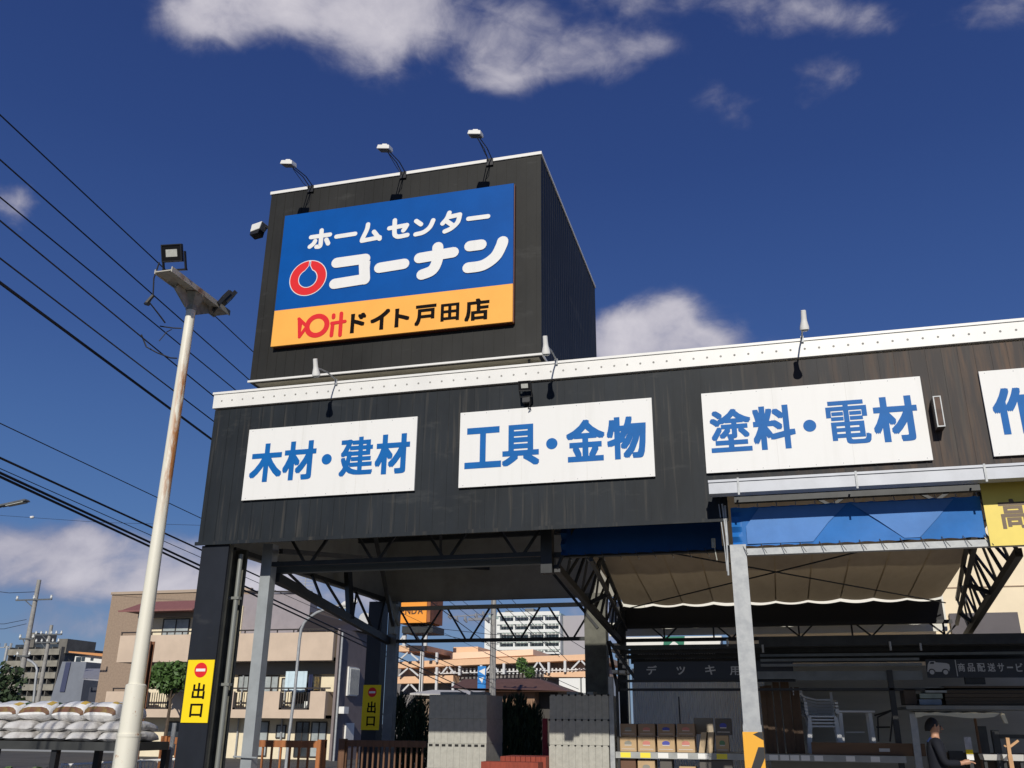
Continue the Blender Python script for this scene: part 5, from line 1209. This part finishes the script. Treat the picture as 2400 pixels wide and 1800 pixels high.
# corrugated panel
b = MB(); x = -2.46; n = 0
zc0, zc1 = zs, 2.40
while x < -.05:
    b.v += [(x, 17.75+(.012 if n % 2 else -.012), zc0-.3), (x, 17.75+(.012 if n % 2 else -.012), zc1+.2)]; x += .021; n += 1
for k in range(n-1): b.face([2*k, 2*k+2, 2*k+3, 2*k+1])
cp = single('corrugated_panel', b, mat('poly_sheet', (.88, .86, .76), .4, var=.35, vs=1.2, trans=.6), 'pale translucent corrugated panel closing the back of the shelf', 'panel')
b = MB(); z_ = zz(1618, 17.7); b.box(-2.45, 3.2, 17.68, 17.72, z_-.012, z_+.012); b.box(-1.62, -1.60, 17.68, 17.72, 1.2, 2.1); single('panel_rail', b, black_metal, 'thin black rail across the corrugated panel', 'rail')
# concealed back wall in the dark right half
MB().box(-.12, 4.5, 17.80, 17.86, 0, 2.62).build('back_panel', mat('back_panel_grey', (.46, .45, .40), .8, var=.15, vs=1, stretch=(1, 1, 6)), rack)

# cardboard boxes on the shelf
def carton(a0, a1, top, bot, mid, lab, prints, colr=cardboard, dep=.35, y=SY+.06):
    A, B = P(*z6b(a0, top), y=y), P(*z6b(a1, bot), y=y)
    t = thing('cardboard_box', ((A.x+B.x)/2, y, max(zs, B.z)), lab, 'box', 'cardboard boxes on the shelf')
    zb_ = zs+.001 if bot > 1400 and bot < 1500 else B.z
    MB().box(A.x+.004, B.x-.004, y, y+dep, zb_, A.z).build('carton', colr, t, bevel=.006)
    if prints:
        w = B.x-A.x; h = A.z-zb_
        b = MB(); b.disc(A.x+w*.5, zb_+h*.56, w*.22, y-.004, y-.001, 12, h*.16); b.build('print', prints, t)
        b = MB(); b.box(A.x+w*.12, B.x-w*.12, y-.003, y-.001, zb_+h*.16, zb_+h*.20); b.box(A.x+w*.3, B.x-w*.3, y-.005, y-.0042, zb_+h*.40, zb_+h*.46); b.build('print', mat('print_pale', (.6, .55, .5), .6), t)
    return t
pb = mat('print_blue', (.06, .07, .35), .6); pgr = mat('print_grey', (.25, .24, .2), .6); prd = mat('print_pink', (.55, .20, .16), .6); pgn = mat('print_green2', (.12, .24, .12), .6)
lo = [(112, 325, pgr, 'grey printed'), (330, 552, prd, 'pink printed'), (566, 792, pb, 'blue printed'), (802, 1036, prd, 'red printed')]
for i, (a0, a1, pr_, nm_) in enumerate(lo):
    carton(a0, a1, 1275, 1445, 0, nm_+' cardboard box in the lower row, '+['leftmost', 'second', 'third', 'fourth'][i]+' from the steel post', pr_)
for i, (a0, a1, pr_, nm_) in enumerate(lo):
    carton(a0+4, a1-2, 1120, 1273, 0, 'shaded cardboard box stacked on top, '+['leftmost', 'second', 'third', 'fourth'][i]+' of the upper row', pr_, mat('cardboard_shaded', (.34, .23, .15), .8, var=.1))  # upper row uses a darkened cardboard colour that stands for shade
carton(1275, 1450, 1262, 1450, 0, 'cardboard box with a green print near the galvanised post', pgn)
carton(1268, 1480, 1055, 1260, 0, 'dark box stacked above the green printed box', pb, mat('dark_box', (.10, .09, .08), .7))
carton(1010, 1262, 1050, 1250, 0, 'plain pale cardboard sheet box behind the narrow leaning boxes', None, mat('pale_card', (.40, .34, .26), .8), .1, SY+.5)
for i, (a0, a1, a2, a3) in enumerate(((1075, 1145, 1105, 1172), (1172, 1245, 1190, 1258))):
    y = SY+.06; A, B, C_, D_ = (P(*z6b(a0, 1445), y=y), P(*z6b(a1, 1445), y=y), P(*z6b(a3, 1225), y=y), P(*z6b(a2, 1225), y=y))
    b = MB(); b.prism([(A.x, zs+.001), (B.x, zs+.001), (C_.x, C_.z), (D_.x, D_.z)], y, y+.4); single('cardboard_box', b, mat('tan_card', (.50, .38, .24), .8), ['first narrow box leaning to the right on the shelf', 'second narrow box leaning beside the green printed box'][i], 'box', 'cardboard boxes on the shelf')
for i, (a0, a1, tp, m_, pr_) in enumerate(((115, 320, 1540, mat('brown_box2', (.14, .07, .04), .7), None), (330, 552, 1560, cardboard, pgr), (600, 760, 1545, mat('dark_box', (.1, .09, .08)), None), (835, 1048, 1640, cardboard, pb), (1080, 1500, 1560, mat('dark_box', (.1, .09, .08)), None))):
    carton(a0, a1, tp, 1760, 0, ['dark brown box under the shelf at its left end', 'light cardboard box under the shelf', 'dark ribbed box under the shelf', 'blue printed box at the bottom edge under the shelf', 'wide dark box under the shelf near the galvanised post'][i], pr_, m_)
# leaning planks
for i, (a0, a1, a2, a3, tp) in enumerate(((165, 235, 250, 305, 600), (215, 320, 300, 400, 590), (330, 415, 415, 500, 545), (430, 540, 520, 640, 530), (560, 675, 640, 760, 612))):
    y = SY+.3+.04*i; A, B, C_, D_ = P(*zc(a2, 1440), y=y), P(*zc(a3, 1440), y=y), P(*zc(a1, tp), y=y+.25), P(*zc(a0, tp), y=y+.25)
    b = MB(); b.hexa([(A.x, y, zs+.001), (B.x, y, zs+.001), (B.x, y+.03, zs+.001), (A.x, y+.03, zs+.001), (D_.x, y+.25, D_.z), (C_.x, y+.25, C_.z), (C_.x, y+.28, C_.z), (D_.x, y+.28, D_.z)])
    single('wood_plank', b, mat('plank_brown', (.13, .075, .04), .7, var=.35, vs=2, stretch=(8, 8, .5)), ['leftmost brown plank, half hidden by the galvanised post', 'second brown plank, wide and short, right of the post', 'narrow tall plank in the middle of the leaning group', 'tallest wide plank of the leaning group', 'rightmost plank, next to the stacked white chairs'][i], 'plank', 'planks leaning on the shelf')
b = MB(); A = P(*zc(835, 1325), y=SY+.05); b.box(A.x, 2.2, SY+.05, SY+.10, zs+.001, A.z); single('wood_board', b, mat('board_brown', (.15, .085, .045), .7, var=.3, vs=2, stretch=(.5, 4, 4)), 'long brown board lying on edge in front of the chairs and table', 'board')
A, B = P(*zc(1715, 1405), y=SY+.04), P(*zc(1860, 1450), y=SY+.04); single('paper_tag', MB().box(A.x, B.x, SY+.043, SY+.048, B.z, A.z), mat('tag_dim', (.5, .5, .5)), 'small pale tag on the long brown board', 'tag')

# stacked plastic chairs
cx0 = P(*zc(1000, 1200), y=16.6).x; cz0 = zs+.0
def chair(lab, dz):
    t = thing('plastic_chair', (cx0, 16.7, cz0+dz), lab, 'chair', 'stacked white plastic chairs')
    s_ = Vector((cx0, 16.7, cz0+dz))
    v = lambda *p: s_+Vector(p)
    b = MB(); 
    for k in range(5): yk = -.2+.09*k; b.box(cx0-.19, cx0+.19, 16.7+yk, 16.7+yk+.06, cz0+dz+.40, cz0+dz+.425)
    b.bar(v(-.2, -.22, .40), v(-.2, .22, .40), .03, .05); b.bar(v(.2, -.22, .40), v(.2, .22, .40), .03, .05); b.build('seat', plastic, t)
    b = MB()
    for k in range(5):
        f = k/4; z_ = .50+.045*k; b.bar(v(-.22-.04*f, -.17+.43*0, z_+.0), v(-.22-.10*f, .2, z_+.04), .018, .035)
        cv = [v(-.42, -.22, z_+.17), v(-.34, .0, z_+.10), v(-.22, .16, z_+.035), v(-.05, .24, z_), v(.19, .22, z_+.0)]
        for q_ in range(4): b.bar(cv[q_], cv[q_+1], .015, .026)
    b.bar(v(-.22, .22, .42), v(-.30, .32, .86), .04); b.bar(v(.2, .22, .42), v(.2, .32, .80), .04); b.build('backrest', plastic, t)
    for ax in (-.24, .24): MB().bar(v(ax, -.22, .62), v(ax, .24, .66), .05, .025).build('armrest', plastic, t)
    for (lx, ly) in ((-.2, -.22), (.2, -.22), (-.2, .22), (.2, .22)): MB().bar(v(lx*1.25, ly*1.1, 0), v(lx, ly, .40), .05, .035).build('leg', plastic, t)
    return t
for k in range(4): chair(['bottom chair of the white plastic stack', 'second chair up in the white plastic stack', 'third chair up in the white plastic stack', 'top chair of the white plastic stack'][k], .05*k-.0)
# white table
A, B = P(*zc(1150, 912), y=16.5), P(*zc(1665, 940), y=16.5)
t = thing('white_table', ((A.x+B.x)/2, 16.7, zs), 'small white table standing on the shelf right of the stacked chairs', 'table')
MB().box(A.x, B.x, 16.5, 17.1, B.z, A.z).build('tabletop', plastic, t, bevel=.006)
for (a_, c_) in ((1215, 1245), (1595, 1655)):
    C_, D_ = P(*zc(a_, 945), y=16.55), P(*zc(c_, 1320), y=16.55)
    for dy in (0, .45): MB().bar((C_.x, 16.55+dy, C_.z), (D_.x, 16.55+dy, zs), .055, .04).build('leg', plastic, t)
MB().bar(P(*zc(1285, 1195), y=16.9), P(*zc(1530, 1195), y=16.9), .02).build('stretcher', plastic, t)
# folded dark chair
t = thing('folding_chair', (P(*zc(1800, 1100), y=16.6).x, 16.6, zs), 'dark folding chair frame right of the white table', 'chair')
for pts_, nm_ in (([(1655, 980), (1900, 905)], 'armrest'), ([(1710, 1320), (1700, 1000), (1900, 905)], 'front_frame'), ([(1900, 905), (1860, 1320)], 'back_frame'), ([(1680, 1130), (1860, 1130)], 'seat_bar')):
    MB().tube([P(*zc(*p), y=16.6) for p in pts_], .014, 8).build(nm_, black_metal, t, smooth=True)

# right-hand rack with the delivery sign
rk = thing('timber_rack', (3.2, SY+.1, 0), 'dark rack with stacked goods below the delivery service sign at right', 'shelf')
A, B = P(*zr(380, 900), y=SY), P(*zr(1815, 952), y=SY)
MB().box(A.x, 5.2, SY-.01, SY+.01, B.z, A.z).build('front_beam', mat('beam_grey', (.24, .24, .22), .5, var=.2), rk); MB().box(A.x, 5.2, SY+.011, SY+1.2, A.z-.05, A.z-.01).build('shelf_board', grey_steel, rk)
C_, D_ = P(*zr(455, 1000), y=SY), P(*zr(510, 1470), y=SY)
MB().hexa([(D_.x-.05, SY, 0), (D_.x+.05, SY, 0), (D_.x+.05, SY+.06, 0), (D_.x-.05, SY+.06, 0), (C_.x-.04, SY, C_.z), (C_.x+.06, SY, C_.z), (C_.x+.06, SY+.06, C_.z), (C_.x-.04, SY+.06, C_.z)]).build('post', galv, rk)
for (a_, c_) in ((1180, 640), (1300, 640)): q = P(*zr(a_, c_), y=SY+.2); MB().box(q.x-.08, q.x+.06, SY+.2, SY+.3, q.z, q.z+.25).build('hanger', black_metal, rk)
MB().box(5.1, 5.2, SY, SY+.1, 0, A.z).build('post', black_metal, rk)
sg = thing('delivery_sign', (3.2, SY+.2, 2.35), 'black sign strip with a pale van pictogram and the delivery service lettering', 'sign')
A, B = P(*zr(610, 342), y=SY+.2), P(*zr(1815, 560), y=SY+.2)
MB().box(A.x, 4.4, SY+.17, SY+.19, B.z+.0, A.z).build('panel', mat('sign_black', (.01, .012, .02)), sg)
b = MB(); k_ = 0
for ch, (a_, c_) in (('商', (1005, 1105)), ('品', (1120, 1225)), ('配', (1240, 1350)), ('送', (1365, 1475)), ('サ', (1485, 1585)), ('ー', (1600, 1690)), ('ビ', (1710, 1810)), ('ス', (1835, 1930))):
    q0 = P(*zr(a_, 385), y=SY+.165); q1 = P(*zr(c_, 488), y=SY+.165); m_ = (q0.z+q1.z)/2
    put_glyph(b, ch, q0.x, q1.x, q1.z if ch != 'ー' else m_-.012, q0.z if ch != 'ー' else m_+.012, SY+.1685, .003, .02)
b.build('lettering', mat('dim_white_ink', (.45, .46, .48)), sg)
vq = lambda a_, c_: ((q := P(*zr(a_, c_), y=SY+.165)).x, q.z)
b = MB(); b.prism([vq(640, 490), vq(905, 490), vq(915, 440), vq(905, 400), vq(870, 385), vq(740, 375), vq(730, 360), vq(665, 362), vq(645, 400)], SY+.162, SY+.1685); b.build('van_pictogram', mat('dim_white_ink', (.45, .46, .48)), sg)
b = MB()
for a_ in (697, 862): q = vq(a_, 495); b.disc(q[0], q[1], .052, SY+.159, SY+.1615, 20)
b.prism([vq(665, 395), vq(720, 395), vq(722, 370), vq(680, 370)], SY+.159, SY+.1615)
b.build('van_detail', mat('sign_black', (.01, .012, .02)), sg)
b = MB()
for a_ in (697, 862): q = vq(a_, 495); b.disc(q[0], q[1], .034, SY+.156, SY+.1585, 20)
b.build('van_wheel', mat('dim_white_ink', (.45, .46, .48)), sg)
q0, q1 = vq(972, 345), vq(985, 545); MB().box(q0[0], q0[0]+.012, SY+.16, SY+.1685, q1[1], q0[1]).build('divider', mat('dim_white_ink', (.45, .46, .48)), sg)
# goods on top of the right rack
for i, (a0, a1, c0, c1, m_, lb) in enumerate(((610, 880, 680, 745, mat('pack_pale', (.35, .37, .36), .5, var=.3, vs=8), 'top pale flat pack on the timber rack'), (545, 830, 752, 815, mat('pack_green', (.28, .33, .28), .5, var=.3, vs=8), 'middle pale flat pack on the timber rack'), (540, 820, 822, 893, mat('pack_blue', (.20, .26, .34), .5, var=.3, vs=8), 'bottom flat pack with a blue edge on the timber rack'),
                                              (840, 1900, 660, 895, mat('lumber_dark', (.10, .075, .05), .8, var=.3, vs=3, stretch=(.4, 1, 8)), 'long pile of dark lumber filling the timber rack'), (350, 520, 700, 890, mat('lumber_dark2', (.08, .06, .045), .8, var=.3), 'dark bundle at the left end of the timber rack'))):
    A, B = P(*zr(a0, c0), y=SY+.1), P(*zr(a1, c1), y=SY+.1); b = MB(); n = 5 if i == 3 else 1
    for k in range(n): b.box(A.x, B.x+(0 if i != 3 else .3*k % .5), SY+.1+.02*(k % 2), SY+.6, B.z+(A.z-B.z)*k/n+.002, B.z+(A.z-B.z)*(k+1)/n-.003)
    single('flat_pack' if i < 3 else 'lumber_pile', b, m_, lb, 'pack' if i < 3 else 'lumber')
# cream canvas parasol edge
A, B = P(*zr(490, 978), y=SY-.1), P(*zr(1560, 1040), y=SY-.1); b = MB(); n = 30
for i in range(n+1):
    f = i/n; x_ = A.x+(B.x-A.x)*f; lo_ = B.z+.02*math.sin(f*7)+(.05 if f > .9 else 0)*(f-.9)*10-(.015 if f < .1 else 0); hi = A.z-.01+.004*math.sin(i)
    b.v += [(x_, SY-.1, lo_), (x_, SY-.09, hi), (x_, SY+.5, hi+.03)]
for i in range(n):
    for k in range(2): a = 3*i+k; b.face([a, a+3, a+4, a+1])
t = thing('parasol', ((A.x+B.x)/2, SY+.2, 0), 'cream canvas parasol edge under the timber rack', 'parasol'); b.build('canvas', mat('canvas_cream', (.72, .66, .48), .8), t, smooth=True)
MB().tube([((A.x+B.x)/2+.3, SY+.35, 0), ((A.x+B.x)/2+.3, SY+.35, A.z)], .02, 8).build('pole', wood_dark, t)
q = P(*zr(1580, 1060), y=SY-.05); MB().hexa([(q.x-.01, SY-.05, q.z-.06), (q.x+.04, SY-.05, q.z-.07), (q.x+.04, SY, q.z-.07), (q.x-.01, SY, q.z-.06), (q.x-.05, SY-.05, q.z+.07), (q.x+.01, SY-.05, q.z+.07), (q.x+.01, SY, q.z+.07), (q.x-.05, SY, q.z+.07)]).build('flap', mat('canvas_cream', (.72, .66, .48)), t)
# white tables in the sunlit strip, boxes and the wooden stand
for i, (a0, a1, c0, c1, lb) in enumerate(((1325, 1530, 1492, 1566, 'left white tray catching the sun at lower right'), (1560, 1815, 1492, 1575, 'right white tray catching the sun below the forked wooden stand'))):
    A, B = P(*zr(a0, c0), y=15.3), P(*zr(a1, c1), y=15.3)
    t = thing('white_tray', ((A.x+B.x)/2, 15.35, B.z), lb, 'tray', 'white trays in the sunlit strip'); MB().hexa([(A.x, 15.3, B.z), (B.x, 15.3, B.z), (B.x, 15.6, B.z), (A.x, 15.6, B.z), (A.x-.02, 15.25, A.z), (B.x+.0, 15.25, A.z), (B.x+.0, 15.6, A.z), (A.x-.02, 15.6, A.z)]).build('body', white_paint, t)
    MB().box(A.x, A.x+.04, 15.35, 15.4, 0, B.z-.001).box(B.x-.04, B.x, 15.35, 15.4, 0, B.z-.001).build('leg', black_metal, t)
A, B = P(*zr(1065, 1280), y=15.3), P(*zr(1212, 1565), y=15.3)
t = thing('poster_stand', ((A.x+B.x)/2, 15.3, 0), 'upright notice board, grey above with a yellow band and white foot', 'notice board')
zA = P(*zr(1070, 1435), y=15.3).z; zB = P(*zr(1070, 1490), y=15.3).z
MB().box(A.x+.02, B.x-.0, 15.3, 15.32, zA+.001, A.z).build('upper_panel', mat('notice_grey', (.5, .5, .52), .6, var=.3, vs=9), t); MB().box(A.x+.02, B.x, 15.3, 15.32, zB, zA).build('yellow_band', yellow_m, t); MB().box(A.x+.02, B.x, 15.3, 15.32, B.z, zB-.001).build('white_panel', white_board, t); MB().box(A.x+.05, A.x+.1, 15.33, 15.37, 0, A.z).build('leg', black_metal, t)
t = thing('wooden_stand', (P(*zr(1625, 1400), y=14.85).x, 14.85, 0), 'forked light wooden stand rising above the right white tray', 'stand')
q0, q1, q2, q3 = P(*zr(1640, 1500), y=14.85), P(*zr(1610, 1290), y=14.85), P(*zr(1645, 1400), y=14.85), P(*zr(1745, 1325), y=14.85)
wl = mat('light_wood', (.55, .32, .16), .7, var=.2, vs=5); MB().bar((q0.x, 14.85, 0), q0, .055).bar(q0, q1, .045).build('stem', wl, t); MB().bar(q2, q3, .03).bar(P(*zr(1600, 1400), y=14.85), P(*zr(1570, 1385), y=14.85), .02).build('branch', wl, t)
MB().box(A.x-.3, 5.1, 16.5, 16.54, .2, 1.25).build('dark_back_board', mat('dark_goods', (.04, .035, .03), .8, col2=(.10, .07, .05), vs=6), rk)
for i, (a_, c_, w_, h_) in enumerate(((1250, 1150, .12, .5), (1420, 1200, .10, .6), (1520, 1250, .5, .06), (900, 1450, .2, .25))):
    q = P(*zr(a_, c_), y=16.3); MB().box(q.x, q.x+w_, 16.3, 16.4, q.z-h_, q.z).build('upright' if w_ < .3 else 'crossbar', dark_steel, rk)

# ------------------------------------------------------------------ person standing in the shade at right
def skin_obj(name, verts, edges, radii, m_, parent, sub=2, root=0):
    me = bpy.data.meshes.new(name); base = worg(parent); me.from_pydata([tuple(Vector(v)-base) for v in verts], edges, []); me.materials.append(m_)
    o = bpy.data.objects.new(name, me); COL.objects.link(o); o.parent = parent
    md = o.modifiers.new('skin', 'SKIN'); md.use_smooth_shade = True
    if not me.skin_vertices: 
        try: bm = bmesh.new(); bm.from_mesh(me); bm.verts.layers.skin.verify(); bm.to_mesh(me); bm.free()
        except Exception: pass
    for i, r in enumerate(radii):
        r = (r, r) if not isinstance(r, tuple) else r
        me.skin_vertices[0].data[i].radius = r; me.skin_vertices[0].data[i].use_root = (i == root)
    s2 = o.modifiers.new('sub', 'SUBSURF'); s2.levels = sub; s2.render_levels = sub
    return o
hx = P(2186, 1703, y=14.8); X0 = hx.x+.0; Y0 = 14.8; k_ = hx.z/1.56*1.0
pn = thing('person', (X0, Y0, 0), 'person in dark clothes seen from the side, one hand held out, before the timber rack', 'person')
sk_m = mat('skin', (.50, .27, .17), .5)
V = lambda dx, dy, z: (X0-dy, Y0+dx, z)
vs = [V(0, 0, .95), V(0, 0, 1.12), V(0, .0, 1.30), V(0, .0, 1.42), V(0, -.01, 1.50), V(0, -.02, 1.56), V(0, -.02, 1.63), V(0, -.01, 1.69),
      V(.09, 0, .90), V(.10, -.01, .50), V(.10, .02, .10), V(.11, -.12, .05), V(-.09, 0, .90), V(-.10, -.01, .50), V(-.10, .02, .10), V(-.11, -.12, .05),
      V(.17, 0, 1.40), V(.22, .02, 1.14), V(.21, -.04, .90), V(.21, -.06, .84), V(-.17, 0, 1.40), V(-.21, -.06, 1.15), V(-.16, -.27, 1.15), V(-.15, -.33, 1.165)]
es = [(0, 1), (1, 2), (2, 3), (3, 4), (4, 5), (5, 6), (6, 7), (0, 8), (8, 9), (9, 10), (10, 11), (0, 12), (12, 13), (13, 14), (14, 15), (3, 16), (16, 17), (17, 18), (18, 19), (3, 20), (20, 21), (21, 22), (22, 23)]
rd = [.075, .08, .10, .07, .05, .068, .085, .06, .085, .058, .04, .035, .085, .058, .04, .035, .052, .042, .032, .03, .052, .042, .032, .03]
skin_obj('body', vs, es, rd, sk_m, pn)
dk = mat('dark_cloth', (.004, .006, .014), .85, var=.3, vs=8)
ji = [0, 1, 2, 3, 16, 17, 18, 20, 21, 22]; mp_ = {a: b_ for b_, a in enumerate(ji)}
skin_obj('jacket', [vs[i] for i in ji], [(mp_[a], mp_[b_]) for a, b_ in es if a in mp_ and b_ in mp_], [.142, .134, .145, .095, .066, .055, .045, .066, .055, .045], dk, pn)
ti = [0, 8, 9, 10, 12, 13, 14]; mp_ = {a: b_ for b_, a in enumerate(ti)}
skin_obj('trousers', [vs[i] for i in ti], [(mp_[a], mp_[b_]) for a, b_ in es if a in mp_ and b_ in mp_], [.145, .105, .078, .06, .105, .078, .06], mat('trouser_cloth', (.02, .02, .022), .9), pn)
b = MB(); b.tube([V(0, .01, 1.40), V(0, .0, 1.45), V(0, 0, 1.48)], [.105, .085, .066], 14, cap=False); b.build('collar', mat('blue_cloth', (.015, .04, .14), .8), pn, smooth=True)
b = MB(); r = 14
for i in range(8):
    for j in range(r):
        th = PI*.56*i/7; a = 2*PI*j/r; b.v.append(V(.088*math.sin(th)*math.cos(a), .012+.10*math.sin(th)*math.sin(a), 1.640+.105*math.cos(th)-(.06 if math.sin(a) > .2 else 0)*i/7))
for i in range(7):
    for j in range(r): k = (j+1) % r; b.face([i*r+j, i*r+k, (i+1)*r+k, (i+1)*r+j])
b.build('hair', mat('black_hair', (.012, .01, .009), .6), pn, smooth=True)
b = MB(); b.tube([V(0, -.105, 1.625), V(0, -.125, 1.59), V(0, -.10, 1.58)], [.008, .016, .008], 8); b.build('nose', sk_m, pn, smooth=True)
for s_ in (-1, 1):
    MB().tube([V(.034*s_-.012, -.098, 1.628), V(.034*s_+.012, -.098, 1.628)], .006, 6).build('eye', black_ink, pn)
    MB().tube([V(.088*s_, -.02, 1.65), V(.096*s_, -.01, 1.62), V(.088*s_, -.015, 1.59)], [.008, .013, .007], 8).build('ear', sk_m, pn, smooth=True)
MB().tube([V(-.025, -.095, 1.548), V(0, -.102, 1.546), V(.025, -.095, 1.548)], .005, 6).build('mouth', mat('lips', (.35, .12, .09), .5), pn)
for s_, (bx_, by_, bz_), dr in ((1, (.21, -.06, .84), Vector((.15, 0, -1))), (-1, (-.15, -.33, 1.165), Vector((1, .1, .12)))):
    d = dr.normalized(); sd = Vector((0, 1, 0)); sd = (sd-d*sd.dot(d)).normalized(); base = Vector(V(bx_, by_, bz_))
    b = MB()
    for k in range(4):
        o_ = base+sd*(-.030+.02*k)+d*.05; L_ = (.062, .074, .078, .06)[k]; cu = sd.cross(d)*.02
        b.tube([base+sd*(-.018+.012*k), o_, o_+d*L_*.5+cu*.3, o_+d*L_*.85+cu, o_+d*L_+cu*1.6], [.013, .0105, .009, .008, .006], 8)
    b.tube([base-sd*.02*s_, base-sd*.045*s_+d*.035, base-sd*.05*s_+d*.07], [.013, .010, .007], 8); b.tube([base-d*.03, base+d*.0, base+d*.055], [.027, .036, .034], 10); b.build('hand', sk_m, pn, smooth=True)

# ------------------------------------------------------------------ small fittings on the apartment building
for k, (xa, za) in enumerate(((-28.3, 1.95), (-23.75, 1.95), (-21.0, 1.95), (-27.5, 4.46), (-24.8, 4.46))):
    u = MB().box(xa, xa+.8, AY+.75, AY+1.05, za, za+.58).build('air_conditioner', hotel_white, ap)
    MB().disc(xa+.30, za+.29, .21, AY+.735, AY+.749, 18).build('fan_grille', grey_steel, u)
for k, xa in enumerate((-30.4, -27.3, -24.6, -22.3)): MB().tube([(xa, AY+1.2, 0), (xa, AY+1.2, 4.3)], .045, 6).build('drain_pipe', galv, ap)
b = MB(); b.tube([(-23.2, AY+4, 5.8), (-23.2, AY+4, 9.0)], .035, 6)
for k in range(5): b.bar((-23.7+.02*k, AY+4, 8.2+.16*k), (-22.7-.02*k, AY+4, 8.2+.16*k), .025)
b.build('antenna', galv, ap)
